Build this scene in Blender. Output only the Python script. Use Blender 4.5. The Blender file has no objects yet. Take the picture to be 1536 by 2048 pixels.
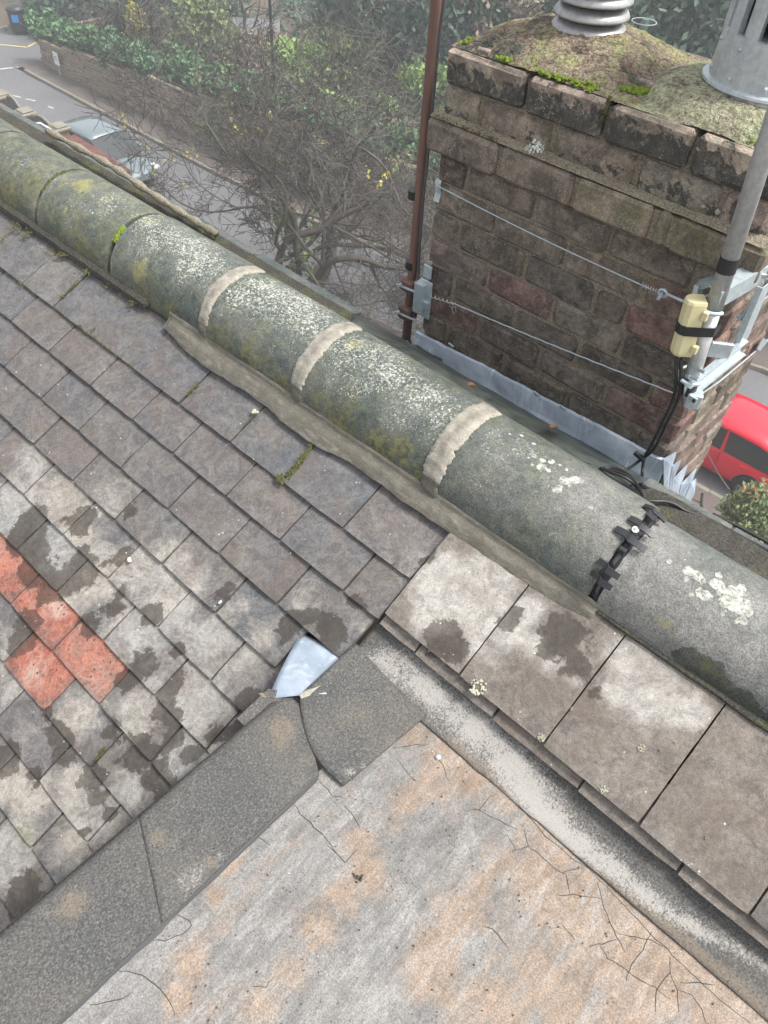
import bpy, math, random
import numpy as np
from mathutils import Vector, Matrix, noise as mnoise

# ------------------------------------------------------------------ camera, light, exposure
PI = math.pi
scene = bpy.context.scene
CZ = 12.5                                   # camera height over the street
RW = np.array([[0.72771054, 0.68419941, 0.04804732],
               [0.52741306, -0.5134164, -0.67693358],
               [-0.43848927, 0.51795248, -0.73447423]])   # rows: camera right, down, forward in world axes
cam_data = bpy.data.cameras.new('camera')
cam = bpy.data.objects.new('camera', cam_data)
scene.collection.objects.link(cam)
r_, d_, f_ = RW
cam.matrix_world = Matrix(((r_[0], -d_[0], -f_[0], 0), (r_[1], -d_[1], -f_[1], 0), (r_[2], -d_[2], -f_[2], CZ), (0, 0, 0, 1)))
cam_data.sensor_fit = 'VERTICAL'
cam_data.sensor_height = 24
cam_data.lens = 24 * 1538 / 2048
cam_data.clip_start = 0.05
cam_data.clip_end = 400
scene.camera = cam

SUN_ELEV, SUN_AZ = math.radians(60), math.radians(60)   # azimuth measured from +Y towards +X
world = bpy.data.worlds.new('World'); scene.world = world; world.use_nodes = True
wt = world.node_tree; wt.nodes.clear()
sky = wt.nodes.new('ShaderNodeTexSky'); sky.sky_type = 'NISHITA'; sky.sun_disc = False
sky.sun_elevation = SUN_ELEV; sky.sun_rotation = SUN_AZ
sky.air_density = 1.0; sky.dust_density = 4.0; sky.ozone_density = 1.0
hsv = wt.nodes.new('ShaderNodeHueSaturation'); hsv.inputs['Saturation'].default_value = 0.22
bg = wt.nodes.new('ShaderNodeBackground'); bg.inputs['Strength'].default_value = 0.15
wo = wt.nodes.new('ShaderNodeOutputWorld')
wt.links.new(sky.outputs[0], hsv.inputs['Color']); wt.links.new(hsv.outputs[0], bg.inputs[0]); wt.links.new(bg.outputs[0], wo.inputs[0])
sun_d = bpy.data.lights.new('sun', 'SUN'); sun_d.energy = 1.8; sun_d.angle = math.radians(10); sun_d.color = (1, 0.96, 0.9)
sun = bpy.data.objects.new('sun', sun_d); scene.collection.objects.link(sun)
sv = Vector((math.sin(SUN_AZ) * math.cos(SUN_ELEV), math.cos(SUN_AZ) * math.cos(SUN_ELEV), math.sin(SUN_ELEV)))
sun.rotation_euler = sv.to_track_quat('Z', 'Y').to_euler()
scene.view_settings.view_transform = 'Standard'
scene.view_settings.look = 'None'
scene.view_settings.gamma = 1
scene.view_settings.use_curve_mapping = False
scene.view_settings.exposure = 0.98
scene.render.engine = 'CYCLES'
scene.cycles.max_bounces = 6
scene.cycles.diffuse_bounces = 3

# ------------------------------------------------------------------ surveying: pixel of the photograph -> point on a real plane
def ray(u, v):
    c = np.array([u - 768.0, v - 1024.0, 1538.0]); return RW.T @ c
def _w(w): return Vector((w[0], w[1], w[2] + CZ))
def at_x(u, v, x): r = ray(u, v); return _w(r * x / r[0])
def at_y(u, v, y): r = ray(u, v); return _w(r * y / r[1])
def at_z(u, v, z): r = ray(u, v); return _w(r * (z - CZ) / r[2])
PITCH = math.radians(28); CP, SP = math.cos(PITCH), math.sin(PITCH)
YR, ZR = 1.06, CZ - 1.34                    # lower edge of the ridge, where the tiles come out
def slope_of(u, v):                         # pixel -> (x, s) on the near roof slope
    r = ray(u, v); n = np.array([0, -SP, CP]); t = (n @ np.array([0, YR, ZR - CZ])) / (n @ r); w = r * t
    return w[0], -((w[1] - YR) * CP + (w[2] + CZ - ZR) * SP)
def S(x, s, h=0.0): return Vector((x, YR - s * CP - h * SP, ZR - s * SP + h * CP))

rng = random.Random(7)
def U(a, b): return rng.uniform(a, b)
def fbm(x, y, z=0.0, o=4, sc=1.0): return mnoise.fractal((x * sc, y * sc, z * sc), 1.0, 2.0, o)

# ------------------------------------------------------------------ objects
col = scene.collection
def link(o, parent=None):
    col.objects.link(o)
    if parent is not None: o.parent = parent
    return o
def tag(o, label=None, cat=None, group=None, kind=None):
    if label: o['label'] = label
    if cat: o['category'] = cat
    if group: o['group'] = group
    if kind: o['kind'] = kind
    return o
def empty(name, loc, label, cat, group=None, rz=0):
    o = bpy.data.objects.new(name, None); o.location = loc; o.rotation_euler = (0, 0, rz); o.empty_display_size = 0.2
    return tag(link(o), label, cat, group)

class MB:
    def __init__(s): s.v = []; s.f = []; s.m = []; s.att = {}
    def add(s, vs, fs, m=0):
        b = len(s.v); s.v += [tuple(v) for v in vs]; s.f += [tuple(i + b for i in f) for f in fs]; s.m += [m] * len(fs); return b
    def box(s, c, d, rot=None, m=0):
        hx, hy, hz = d[0] / 2, d[1] / 2, d[2] / 2
        vs = [Vector((x, y, z)) for z in (-hz, hz) for y in (-hy, hy) for x in (-hx, hx)]
        if rot is not None: vs = [rot @ v for v in vs]
        vs = [v + Vector(c) for v in vs]
        s.add(vs, [(0, 2, 3, 1), (4, 5, 7, 6), (0, 1, 5, 4), (2, 6, 7, 3), (0, 4, 6, 2), (1, 3, 7, 5)], m)
    def bbox(s, c, d, bev=0.01, rot=None, m=0, jit=0.0):     # box with chamfered edges, 44 triangles
        h = [d[0] / 2, d[1] / 2, d[2] / 2]; idx = {}; vs = []
        for sx in (-1, 1):
            for sy in (-1, 1):
                for sz in (-1, 1):
                    for ax in range(3):
                        p = [sx * (h[0] - bev), sy * (h[1] - bev), sz * (h[2] - bev)]
                        p[ax] = (sx, sy, sz)[ax] * h[ax]
                        if jit: p = [q + U(-jit, jit) for q in p]
                        idx[(sx, sy, sz, ax)] = len(vs); vs.append(Vector(p))
        fs = []
        def q(*k): fs.append(tuple(idx[i] for i in k))
        for sg in (-1, 1):
            q((sg, -1, -1, 0), (sg, 1, -1, 0), (sg, 1, 1, 0), (sg, -1, 1, 0)) if sg > 0 else q((sg, -1, -1, 0), (sg, -1, 1, 0), (sg, 1, 1, 0), (sg, 1, -1, 0))
            q((-1, sg, -1, 1), (-1, sg, 1, 1), (1, sg, 1, 1), (1, sg, -1, 1)) if sg > 0 else q((-1, sg, -1, 1), (1, sg, -1, 1), (1, sg, 1, 1), (-1, sg, 1, 1))
            q((-1, -1, sg, 2), (1, -1, sg, 2), (1, 1, sg, 2), (-1, 1, sg, 2)) if sg > 0 else q((-1, -1, sg, 2), (-1, 1, sg, 2), (1, 1, sg, 2), (1, -1, sg, 2))
        for a in (-1, 1):
            for b in (-1, 1):
                fl = a * b
                e = [((a, b, -1, 0), (a, b, -1, 1), (a, b, 1, 1), (a, b, 1, 0)),
                     ((a, -1, b, 2), (a, -1, b, 0), (a, 1, b, 0), (a, 1, b, 2)),
                     ((-1, a, b, 1), (-1, a, b, 2), (1, a, b, 2), (1, a, b, 1))]
                for k in e: q(*(k if fl > 0 else k[::-1]))
        for a in (-1, 1):
            for b in (-1, 1):
                for c_ in (-1, 1):
                    k = ((a, b, c_, 0), (a, b, c_, 1), (a, b, c_, 2)); q(*(k if a * b * c_ > 0 else k[::-1]))
        if rot is not None: vs = [rot @ v for v in vs]
        s.add([v + Vector(c) for v in vs], fs, m)
    def tube(s, pts, rad, n=6, m=0, cap=True):
        pts = [Vector(p) for p in pts]
        if not hasattr(rad, '__len__'): rad = [rad] * len(pts)
        up = Vector((0.31, 0.22, 0.92)); base = len(s.v); prev = None
        for i, p in enumerate(pts):
            t = (pts[min(i + 1, len(pts) - 1)] - pts[max(i - 1, 0)])
            t = t.normalized() if t.length > 1e-9 else Vector((0, 0, 1))
            if prev is None:
                a = t.cross(up)
                if a.length < 0.1: a = t.cross(Vector((1, 0, 0)))
            else: a = prev - t * prev.dot(t)
            a = a.normalized() if a.length > 1e-9 else t.orthogonal().normalized(); prev = a; b = t.cross(a)
            for k in range(n):
                an = 2 * PI * k / n; s.v.append(tuple(p + (a * math.cos(an) + b * math.sin(an)) * rad[i]))
        for i in range(len(pts) - 1):
            for k in range(n):
                k2 = (k + 1) % n
                s.f.append((base + i * n + k, base + i * n + k2, base + (i + 1) * n + k2, base + (i + 1) * n + k)); s.m.append(m)
        if cap and n > 2:
            s.f.append(tuple(base + k for k in range(n))[::-1]); s.m.append(m)
            e = base + (len(pts) - 1) * n; s.f.append(tuple(e + k for k in range(n))); s.m.append(m)
    def lathe(s, prof, c, n=32, axis=None, m=0, wob=0.0):
        base = len(s.v); R = axis or Matrix.Identity(3); c = Vector(c)
        for (r, z) in prof:
            for k in range(n):
                an = 2 * PI * k / n; rr = r * (1 + (fbm(math.cos(an) * 2, math.sin(an) * 2, z * 9) * wob if wob else 0))
                s.v.append(tuple(c + R @ Vector((rr * math.cos(an), rr * math.sin(an), z))))
        for i in range(len(prof) - 1):
            for k in range(n):
                k2 = (k + 1) % n
                s.f.append((base + i * n + k, base + i * n + k2, base + (i + 1) * n + k2, base + (i + 1) * n + k)); s.m.append(m)
        s.f.append(tuple(base + k for k in range(n))[::-1]); s.m.append(m)
        e = base + (len(prof) - 1) * n; s.f.append(tuple(e + k for k in range(n))); s.m.append(m)
    def grid(s, P, m=0):                   # P[i][j] points
        ni, nj = len(P), len(P[0]); base = len(s.v)
        for row in P: s.v += [tuple(p) for p in row]
        for i in range(ni - 1):
            for j in range(nj - 1):
                s.f.append((base + i * nj + j, base + i * nj + j + 1, base + (i + 1) * nj + j + 1, base + (i + 1) * nj + j)); s.m.append(m)
        return base
    def slab(s, P, nrm, t, m=0, flat=False):           # grid with a rim; flat sheets also get an underside
        ni, nj = len(P), len(P[0]); b0 = s.grid(P, m); n = Vector(nrm)
        Q = [[Vector(p) - n * t for p in row] for row in P]
        b1 = len(s.v)
        for row in Q: s.v += [tuple(p) for p in row]
        rim = [(0, j) for j in range(nj)] + [(i, nj - 1) for i in range(1, ni)] + [(ni - 1, j) for j in range(nj - 2, -1, -1)] + [(i, 0) for i in range(ni - 2, 0, -1)]
        for a, b in zip(rim, rim[1:] + rim[:1]):
            ia, ib = a[0] * nj + a[1], b[0] * nj + b[1]
            s.f.append((b0 + ia, b1 + ia, b1 + ib, b0 + ib)); s.m.append(m)
        c = [b1, b1 + nj - 1, b1 + ni * nj - 1, b1 + (ni - 1) * nj]
        if flat: s.f.append((c[0], c[3], c[2], c[1])); s.m.append(m)
    def setatt(s, name, vals): s.att[name] = vals
    def mesh(s, name, mats, smooth=False):
        me = bpy.data.meshes.new(name); me.from_pydata(s.v, [], s.f)
        if not isinstance(mats, (list, tuple)): mats = [mats]
        for mt in mats: me.materials.append(mt)
        if any(s.m): me.polygons.foreach_set('material_index', s.m)
        if smooth: me.polygons.foreach_set('use_smooth', [True] * len(me.polygons))
        for k, vals in s.att.items():
            a = me.attributes.new(k, 'FLOAT', 'POINT'); vals = list(vals) + [0.0] * (len(me.vertices) - len(vals)); a.data.foreach_set('value', vals)
        me.update(); return me
    def build(s, name, mats, parent=None, smooth=False):
        return link(bpy.data.objects.new(name, s.mesh(name, mats, smooth)), parent)

def fix_normals(o):
    import bmesh
    bm = bmesh.new(); bm.from_mesh(o.data); bmesh.ops.recalc_face_normals(bm, faces=bm.faces); bm.to_mesh(o.data); bm.free()

# ------------------------------------------------------------------ materials
class NT:
    def __init__(s, name, rough=0.85, spec=0.35, metal=0.0):
        s.m = bpy.data.materials.new(name); s.m.use_nodes = True; s.t = s.m.node_tree; s.t.nodes.clear()
        s.out = s.t.nodes.new('ShaderNodeOutputMaterial'); s.b = s.t.nodes.new('ShaderNodeBsdfPrincipled')
        s.t.links.new(s.b.outputs[0], s.out.inputs[0])
        s.b.inputs['Roughness'].default_value = rough; s.b.inputs['Specular IOR Level'].default_value = spec; s.b.inputs['Metallic'].default_value = metal
        s.co = s.t.nodes.new('ShaderNodeTexCoord'); s.info = s.t.nodes.new('ShaderNodeObjectInfo')
    def L(s, a, b): s.t.links.new(a, b)
    def put(s, sock, v):
        if hasattr(v, 'default_value') or hasattr(v, 'links'): s.L(v, sock)
        elif isinstance(v, (tuple, list)): sock.default_value = (*v, 1) if len(v) == 3 and len(sock.default_value) == 4 else v
        else: sock.default_value = v
    def P(s): return s.co.outputs['Object']
    def geo(s):
        g = s.t.nodes.new('ShaderNodeNewGeometry'); return g.outputs['Position']
    def vec(s, v, scale=(1, 1, 1), off=None, rot=None):
        n = s.t.nodes.new('ShaderNodeMapping'); s.L(v, n.inputs[0]); n.inputs['Scale'].default_value = scale
        if rot: n.inputs['Rotation'].default_value = rot
        if off is not None: s.put(n.inputs['Location'], off)
        return n.outputs[0]
    def jump(s, v, k=37.0):                # a different cut of the pattern on each object
        a = s.math('MULTIPLY', s.info.outputs['Random'], k); c = s.t.nodes.new('ShaderNodeCombineXYZ')
        s.L(a, c.inputs[0]); s.L(s.math('MULTIPLY', a, 1.7), c.inputs[1]); s.L(s.math('MULTIPLY', a, 0.6), c.inputs[2])
        n = s.t.nodes.new('ShaderNodeVectorMath'); n.operation = 'ADD'; s.L(v, n.inputs[0]); s.L(c.outputs[0], n.inputs[1]); return n.outputs[0]
    def noise(s, v, scale, det=4, rough=0.6, dist=0.0):
        n = s.t.nodes.new('ShaderNodeTexNoise'); s.L(v, n.inputs['Vector']); n.inputs['Scale'].default_value = scale
        n.inputs['Detail'].default_value = det; n.inputs['Roughness'].default_value = rough; n.inputs['Distortion'].default_value = dist; return n.outputs[0]
    def voro(s, v, scale, feat='F1', out='Distance', rand=1.0):
        n = s.t.nodes.new('ShaderNodeTexVoronoi'); n.feature = feat; s.L(v, n.inputs['Vector']); n.inputs['Scale'].default_value = scale
        n.inputs['Randomness'].default_value = rand; return n.outputs[out]
    def math(s, op, a, b=0.0, clamp=False):
        n = s.t.nodes.new('ShaderNodeMath'); n.operation = op; n.use_clamp = clamp; s.put(n.inputs[0], a); s.put(n.inputs[1], b); return n.outputs[0]
    def step(s, v, lo, hi):
        n = s.t.nodes.new('ShaderNodeMapRange'); n.interpolation_type = 'SMOOTHSTEP'; s.put(n.inputs[0], v)
        n.inputs[1].default_value = lo; n.inputs[2].default_value = hi; return n.outputs[0]
    def mix(s, f, a, b, mode='MIX'):
        n = s.t.nodes.new('ShaderNodeMix'); n.data_type = 'RGBA'; n.blend_type = mode; s.put(n.inputs[0], f); s.put(n.inputs[6], a); s.put(n.inputs[7], b); return n.outputs[2]
    def ramp(s, v, stops):
        n = s.t.nodes.new('ShaderNodeValToRGB'); s.L(v, n.inputs[0]); e = n.color_ramp.elements
        while len(e) < len(stops): e.new(0.5)
        for i, (p, c) in enumerate(stops): e[i].position = p; e[i].color = (*c, 1)
        return n.outputs[0]
    def warp(s, v, scale, amt):
        n = s.t.nodes.new('ShaderNodeTexNoise'); s.L(v, n.inputs['Vector']); n.inputs['Scale'].default_value = scale; n.inputs['Detail'].default_value = 3
        a = s.t.nodes.new('ShaderNodeVectorMath'); a.operation = 'MULTIPLY_ADD'; s.L(n.outputs[1], a.inputs[0]); a.inputs[1].default_value = (amt * 2,) * 3; s.L(v, a.inputs[2]); return a.outputs[0]
    def grain(s, b, v, lo=0.36, hi=0.64, amt=0.6, a=0.25, z=0.75):
        f = s.step(v, lo, hi); return s.mix(amt, b, s.mix(f, (a, a, a), (z, z, z)), 'OVERLAY')
    def attr(s, name):
        n = s.t.nodes.new('ShaderNodeAttribute'); n.attribute_name = name; return n.outputs['Fac']
    def color(s, c): s.put(s.b.inputs['Base Color'], c)
    def rough(s, r): s.put(s.b.inputs['Roughness'], r)
    def bump(s, h, strength=0.5, dist=0.002):
        n = s.t.nodes.new('ShaderNodeBump'); n.inputs['Strength'].default_value = strength; n.inputs['Distance'].default_value = dist
        s.L(h, n.inputs['Height']); s.L(n.outputs[0], s.b.inputs['Normal'])

def plain(name, c, rough=0.7, metal=0.0, spec=0.4, var=0.15, scale=8, bumpd=0.0):
    m = NT(name, rough, spec, metal); p = m.P()
    n = m.noise(p, scale, 4); m.color(m.mix(n, tuple(x * (1 - var) for x in c), tuple(min(1, x * (1 + var)) for x in c)))
    if bumpd: m.bump(m.noise(p, scale * 12, 3), 0.5, bumpd)
    return m.m

M = {}
def mat_tile(name='tile', clay=False, wide=False):
    m = NT(name, 0.8, 0.3); g = m.jump(m.P()); P0 = m.P(); rnd = m.info.outputs['Random']
    wet, pale = m.attr('wet'), m.attr('pale')
    n1 = m.noise(g, 9, 5, 0.6, 0.6); n2 = m.noise(g, 26, 5, 0.7); fine = m.noise(P0, 420, 2, 0.7); grit = m.noise(P0, 900, 2, 0.6)
    if not clay:
        base = m.ramp(n1, [(0.3, (0.104, 0.115, 0.127)), (0.45, (0.140, 0.129, 0.132)), (0.6, (0.183, 0.168, 0.154)), (0.75, (0.226, 0.201, 0.174))])
        tint = m.ramp(rnd, [(0.0, (0.107, 0.122, 0.137)), (0.35, (0.146, 0.137, 0.134)), (0.7, (0.155, 0.138, 0.136)), (1.0, (0.183, 0.177, 0.171))])
        base = m.mix(1.0, m.mix(0.5, base, tint), (0.86, 0.87, 0.87), 'MULTIPLY')
        if wide: base = m.mix(0.75, base, m.ramp(n1, [(0.35, (0.155, 0.135, 0.115)), (0.65, (0.205, 0.18, 0.155))]))
        pl = m.math('ADD', pale, m.math('MULTIPLY', m.math('SUBTRACT', m.noise(g, 14, 6, 0.65, 1.0), 0.5), 0.7 if wide else 1.2))
        pl = m.math('MULTIPLY', m.step(pl, 0.2, 0.78), m.math('ADD', 0.75, m.math('MULTIPLY', n2, 0.5)))
        base = m.mix(pl, base, (0.36, 0.345, 0.32) if wide else m.mix(rnd, (0.31, 0.285, 0.25), (0.25, 0.25, 0.245)))
        # streaky salts
        st = m.noise(m.vec(g, (30, 160, 30), rot=(0, 0, 0.7)), 1.0, 4, 0.7, 1.5)
        base = m.mix(m.math('MULTIPLY', m.step(st, 0.52, 0.78), m.math('ADD', m.math('MULTIPLY', pale, 0.5), 0.12)), base, (0.4, 0.36, 0.31))
    else:
        base = m.ramp(n1, [(0.35, (0.25, 0.10, 0.075)), (0.5, (0.35, 0.13, 0.092)), (0.65, (0.3, 0.155, 0.12))])
        base = m.mix(m.math('MULTIPLY', m.step(m.math('ADD', pale, m.math('SUBTRACT', n2, 0.5)), 0.4, 0.9), 0.7), base, (0.42, 0.3, 0.25))
        sp = m.step(m.voro(g, 70), 0.32, 0.16)
        base = m.mix(m.math('MULTIPLY', sp, m.step(n2, 0.4, 0.6)), base, (0.1, 0.06, 0.05))
        ed = m.attr('edge'); base = m.mix(m.math('MULTIPLY', m.step(m.math('ADD', ed, m.math('MULTIPLY', m.math('SUBTRACT', n2, 0.5), 1.2)), 0.45, 0.95), 0.6), base, (0.12, 0.095, 0.085))
    base = m.grain(base, fine, amt=0.42)
    base = m.grain(base, m.noise(g, 110, 6, 0.75), amt=0.26)
    base = m.grain(base, m.noise(g, 24, 7, 0.75, 1.2), amt=0.45); base = m.mix(m.math('MULTIPLY', m.step(m.noise(g, 6, 5, 0.7, 0.8), 0.48, 0.62), 0.4), base, (0.13, 0.1, 0.082))
    vn = m.noise(g, 7, 4, 0.6, 3.5); vn = m.step(m.math('ABSOLUTE', m.math('SUBTRACT', vn, 0.5)), 0.05, 0.0)
    base = m.mix(m.math('MULTIPLY', vn, m.math('ADD', m.math('MULTIPLY', pale, 0.3), 0.08)), base, (0.42, 0.39, 0.34))
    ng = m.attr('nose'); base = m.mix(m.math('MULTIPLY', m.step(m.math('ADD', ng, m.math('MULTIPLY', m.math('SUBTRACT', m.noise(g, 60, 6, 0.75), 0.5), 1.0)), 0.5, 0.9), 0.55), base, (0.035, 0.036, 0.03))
    # damp patches: shape set at the vertices, edge broken up by the stone
    w = m.math('ADD', wet, m.math('MULTIPLY', m.math('SUBTRACT', m.noise(g, 22, 7, 0.72, 0.4), 0.5), 1.35))
    w = m.math('MULTIPLY', m.step(w, 0.41, 0.49), m.math('ADD', 0.72, m.math('MULTIPLY', m.noise(g, 9, 3), 0.5)))
    wc = m.mix(1.0, m.mix(0.35, base, (0.16, 0.15, 0.14)), (0.40, 0.37, 0.345), 'MULTIPLY')
    base = m.mix(m.math('MULTIPLY', w, 0.95), base, wc)
    # algae near lower edges
    al = m.attr('algae'); af = m.step(m.math('ADD', al, m.math('MULTIPLY', m.math('SUBTRACT', m.noise(g, 40, 5, 0.7), 0.5), 1.4)), 0.5, 1.0)
    base = m.mix(m.math('MULTIPLY', af, 0.55), base, (0.13, 0.14, 0.06))
    # lichen dots
    vd = m.voro(m.vec(g, (1, 1, 1)), 60); sel = m.step(m.noise(g, 19, 2), 0.60, 0.66)
    ld = m.math('MULTIPLY', m.step(vd, 0.17, 0.09), sel)
    base = m.mix(ld, base, (0.5, 0.52, 0.46))
    m.color(base); m.rough(m.math('SUBTRACT', 0.85, m.math('MULTIPLY', w, 0.25)))
    h = m.math('ADD', m.math('MULTIPLY', fine, 0.8), m.math('ADD', m.math('MULTIPLY', grit, 0.4), m.math('MULTIPLY', n2, 1.2)))
    m.bump(h, 0.8, 0.002); return m.m
M['tile'] = mat_tile(); M['clay'] = mat_tile('clay_tile', True); M['wide'] = mat_tile('wide_tile', wide=True)

def mat_ridge():
    m = NT('ridge_stone', 0.85, 0.3); p = m.geo(); n1 = m.noise(p, 7, 6, 0.6, 0.5); n2 = m.noise(p, 38, 6, 0.7); fine = m.noise(p, 300, 2, 0.7)
    base = m.ramp(n1, [(0.3, (0.08, 0.1, 0.1)), (0.5, (0.124, 0.134, 0.134)), (0.7, (0.189, 0.189, 0.178))])
    base = m.mix(m.math('MULTIPLY', m.attr('olive'), m.step(m.noise(p, 17, 7, 0.75, 0.6), 0.36, 0.62)), base, m.ramp(m.noise(p, 34, 6, 0.7), [(0.38, (0.105, 0.115, 0.075)), (0.5, (0.17, 0.175, 0.11)), (0.62, (0.24, 0.235, 0.15))]))
    base = m.mix(1.0, base, (0.82, 0.84, 0.81), 'MULTIPLY')
    dry = m.attr('dry'); base = m.mix(m.math('MULTIPLY', dry, 0.8), base, m.mix(n2, (0.169, 0.163, 0.156), (0.305, 0.296, 0.280)))
    base = m.grain(base, fine, amt=0.55); base = m.grain(base, m.noise(p, 90, 6, 0.78), amt=0.3); base = m.grain(base, m.noise(p, 28, 6, 0.75, 0.6), amt=0.3)
    ms = m.step(m.math('ADD', m.math('MULTIPLY', m.attr('moss'), 1.25), m.math('MULTIPLY', m.math('SUBTRACT', m.noise(p, 30, 6, 0.75), 0.5), 1.5)), 0.45, 0.95)
    base = m.mix(m.math('MULTIPLY', ms, 0.75), base, m.ramp(m.noise(p, 60, 3), [(0.4, (0.075, 0.08, 0.045)), (0.6, (0.2, 0.19, 0.075))]))
    yl = m.step(m.math('ADD', m.attr('yellow'), m.math('MULTIPLY', m.math('SUBTRACT', m.noise(p, 26, 6, 0.72), 0.5), 1.5)), 0.5, 0.9)
    base = m.mix(m.math('MULTIPLY', yl, 0.65), base, (0.29, 0.28, 0.1))
    lic = m.attr('lichen')
    l1 = m.math('ADD', m.math('ADD', m.math('MULTIPLY', lic, 0.95), -0.04), m.math('MULTIPLY', m.math('SUBTRACT', m.noise(p, 24, 5, 0.7), 0.5), 1.4))
    d1 = m.step(m.math('SUBTRACT', m.voro(m.warp(p, 90, 0.006), 62), m.math('MULTIPLY', l1, 0.42)), 0.02, -0.08)
    d2 = m.step(m.math('SUBTRACT', m.voro(m.warp(m.vec(p, (1, 1, 1), off=(3.1, 5.2, 1.7)), 160, 0.004), 130), m.math('MULTIPLY', l1, 0.52)), 0.04, -0.06)
    fz = m.step(m.noise(p, 150, 3, 0.7), 0.40, 0.55)
    lf = m.math('MULTIPLY', m.math('MAXIMUM', m.math('MULTIPLY', d1, 0.85), d2), fz); lf = m.math('MAXIMUM', lf, m.math('MULTIPLY', m.math('MULTIPLY', m.step(m.noise(p, 120, 6, 0.8), 0.5, 0.6), m.step(l1, 0.1, 0.9)), 0.75))
    lf = m.math('MAXIMUM', lf, m.math('MULTIPLY', m.step(l1, 0.7, 1.4), 0.3))
    base = m.mix(m.math('MULTIPLY', lf, 0.85), base, m.mix(m.noise(p, 50, 2), (0.50, 0.54, 0.46), (0.66, 0.68, 0.62)))
    disc = m.attr('disc')
    dd = m.step(m.math('SUBTRACT', m.voro(m.warp(p, 120, 0.004), 42), m.math('MULTIPLY', m.math('ADD', m.math('MULTIPLY', disc, 1.1), m.math('MULTIPLY', m.math('SUBTRACT', m.noise(p, 15, 2), 0.5), 0.8)), 0.68)), 0.02, -0.03)
    base = m.mix(m.math('MULTIPLY', m.math('MULTIPLY', dd, m.step(m.noise(p, 140, 5, 0.75), 0.38, 0.5)), 0.85), base, m.mix(m.step(m.noise(p, 70, 4), 0.4, 0.6), (0.34, 0.35, 0.30), (0.52, 0.52, 0.47)))
    w = m.step(m.math('ADD', m.attr('wet'), m.math('MULTIPLY', m.math('SUBTRACT', m.noise(p, 20, 7, 0.7, 0.4), 0.5), 1.2)), 0.42, 0.5)
    base = m.mix(m.math('MULTIPLY', w, 0.9), base, m.mix(1.0, base, (0.4, 0.41, 0.36), 'MULTIPLY'))
    m.color(base)
    m.bump(m.math('ADD', m.math('ADD', m.math('MULTIPLY', fine, 0.7), m.math('MULTIPLY', n2, 1.6)), m.math('MULTIPLY', lf, 0.5)), 0.7, 0.0025); return m.m
M['ridge'] = mat_ridge()

def mat_fresh():
    m = NT('fresh_mortar', 0.8, 0.3); p = m.geo(); n = m.noise(p, 10, 5, 0.6, 1.0); st = m.noise(m.vec(p, (14, 60, 60), rot=(0, 0, 0.3)), 1, 4, 0.6, 1.2)
    dry = m.attr('dry')
    b = m.ramp(n, [(0.3, (0.115, 0.106, 0.086)), (0.7, (0.155, 0.144, 0.117))]); b = m.mix(m.step(st, 0.5, 0.75), b, (0.21, 0.196, 0.16))
    d = m.step(m.math('ADD', dry, m.math('MULTIPLY', m.math('SUBTRACT', m.noise(p, 25, 4), 0.5), 0.8)), 0.3, 0.9)
    b = m.mix(d, b, m.mix(st, (0.27, 0.25, 0.205), (0.42, 0.395, 0.34)))
    b = m.grain(b, m.noise(p, 260, 4, 0.75), amt=0.3); b = m.grain(b, m.noise(p, 45, 6, 0.75), amt=0.25)
    m.color(b); m.rough(m.math('ADD', 0.55, m.math('MULTIPLY', d, 0.35)))
    m.bump(m.math('ADD', m.math('MULTIPLY', st, 1.5), m.noise(p, 200, 3)), 0.6, 0.002); return m.m
M['fresh'] = mat_fresh()

def mat_felt():
    m = NT('mineral_felt', 0.75, 0.45); p = m.geo(); n = m.noise(p, 6, 5, 0.6); gran = m.noise(m.vec(p, (1, 0.7, 1)), 300, 4, 0.75, 0.6); g2 = m.noise(m.vec(p, (60, 160, 100), rot=(0, 0, 0.4)), 1.0, 4, 0.7, 0.8)
    b = m.ramp(n, [(0.4, (0.078, 0.079, 0.078)), (0.6, (0.112, 0.106, 0.097))])
    tan = m.step(m.math('ADD', m.math('MULTIPLY', m.attr('tan'), 1.2), m.math('MULTIPLY', m.math('SUBTRACT', m.noise(p, 22, 5, 0.7), 0.5), 1.3)), 0.4, 0.9)
    b = m.mix(m.math('MULTIPLY', tan, 0.75), b, (0.21, 0.17, 0.125))
    sp = m.step(gran, 0.50, 0.62); b = m.mix(m.math('MULTIPLY', sp, 0.6), b, (0.24, 0.235, 0.22)); dk = m.step(gran, 0.46, 0.38); b = m.mix(m.math('MULTIPLY', dk, 0.7), b, (0.03, 0.03, 0.03))
    wh = m.attr('white'); w1 = m.math('MULTIPLY', wh, m.math('ADD', 1.0, m.math('MULTIPLY', m.math('SUBTRACT', m.noise(p, 16, 6, 0.72), 0.5), 2.6)))
    w2 = m.math('ADD', m.math('MULTIPLY', w1, 0.42), m.math('MULTIPLY', m.math('SUBTRACT', m.noise(m.vec(p, (1, 0.6, 1), rot=(0, 0, 0.5)), 280, 4, 0.78, 0.8), 0.5), 1.7))
    b = m.mix(m.math('MULTIPLY', m.step(w2, 0.14, 0.5), 0.88), b, (0.44, 0.42, 0.39))
    m.color(b); m.bump(m.math('ADD', gran, m.math('MULTIPLY', g2, 0.6)), 0.9, 0.004); return m.m
M['felt'] = mat_felt()

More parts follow.
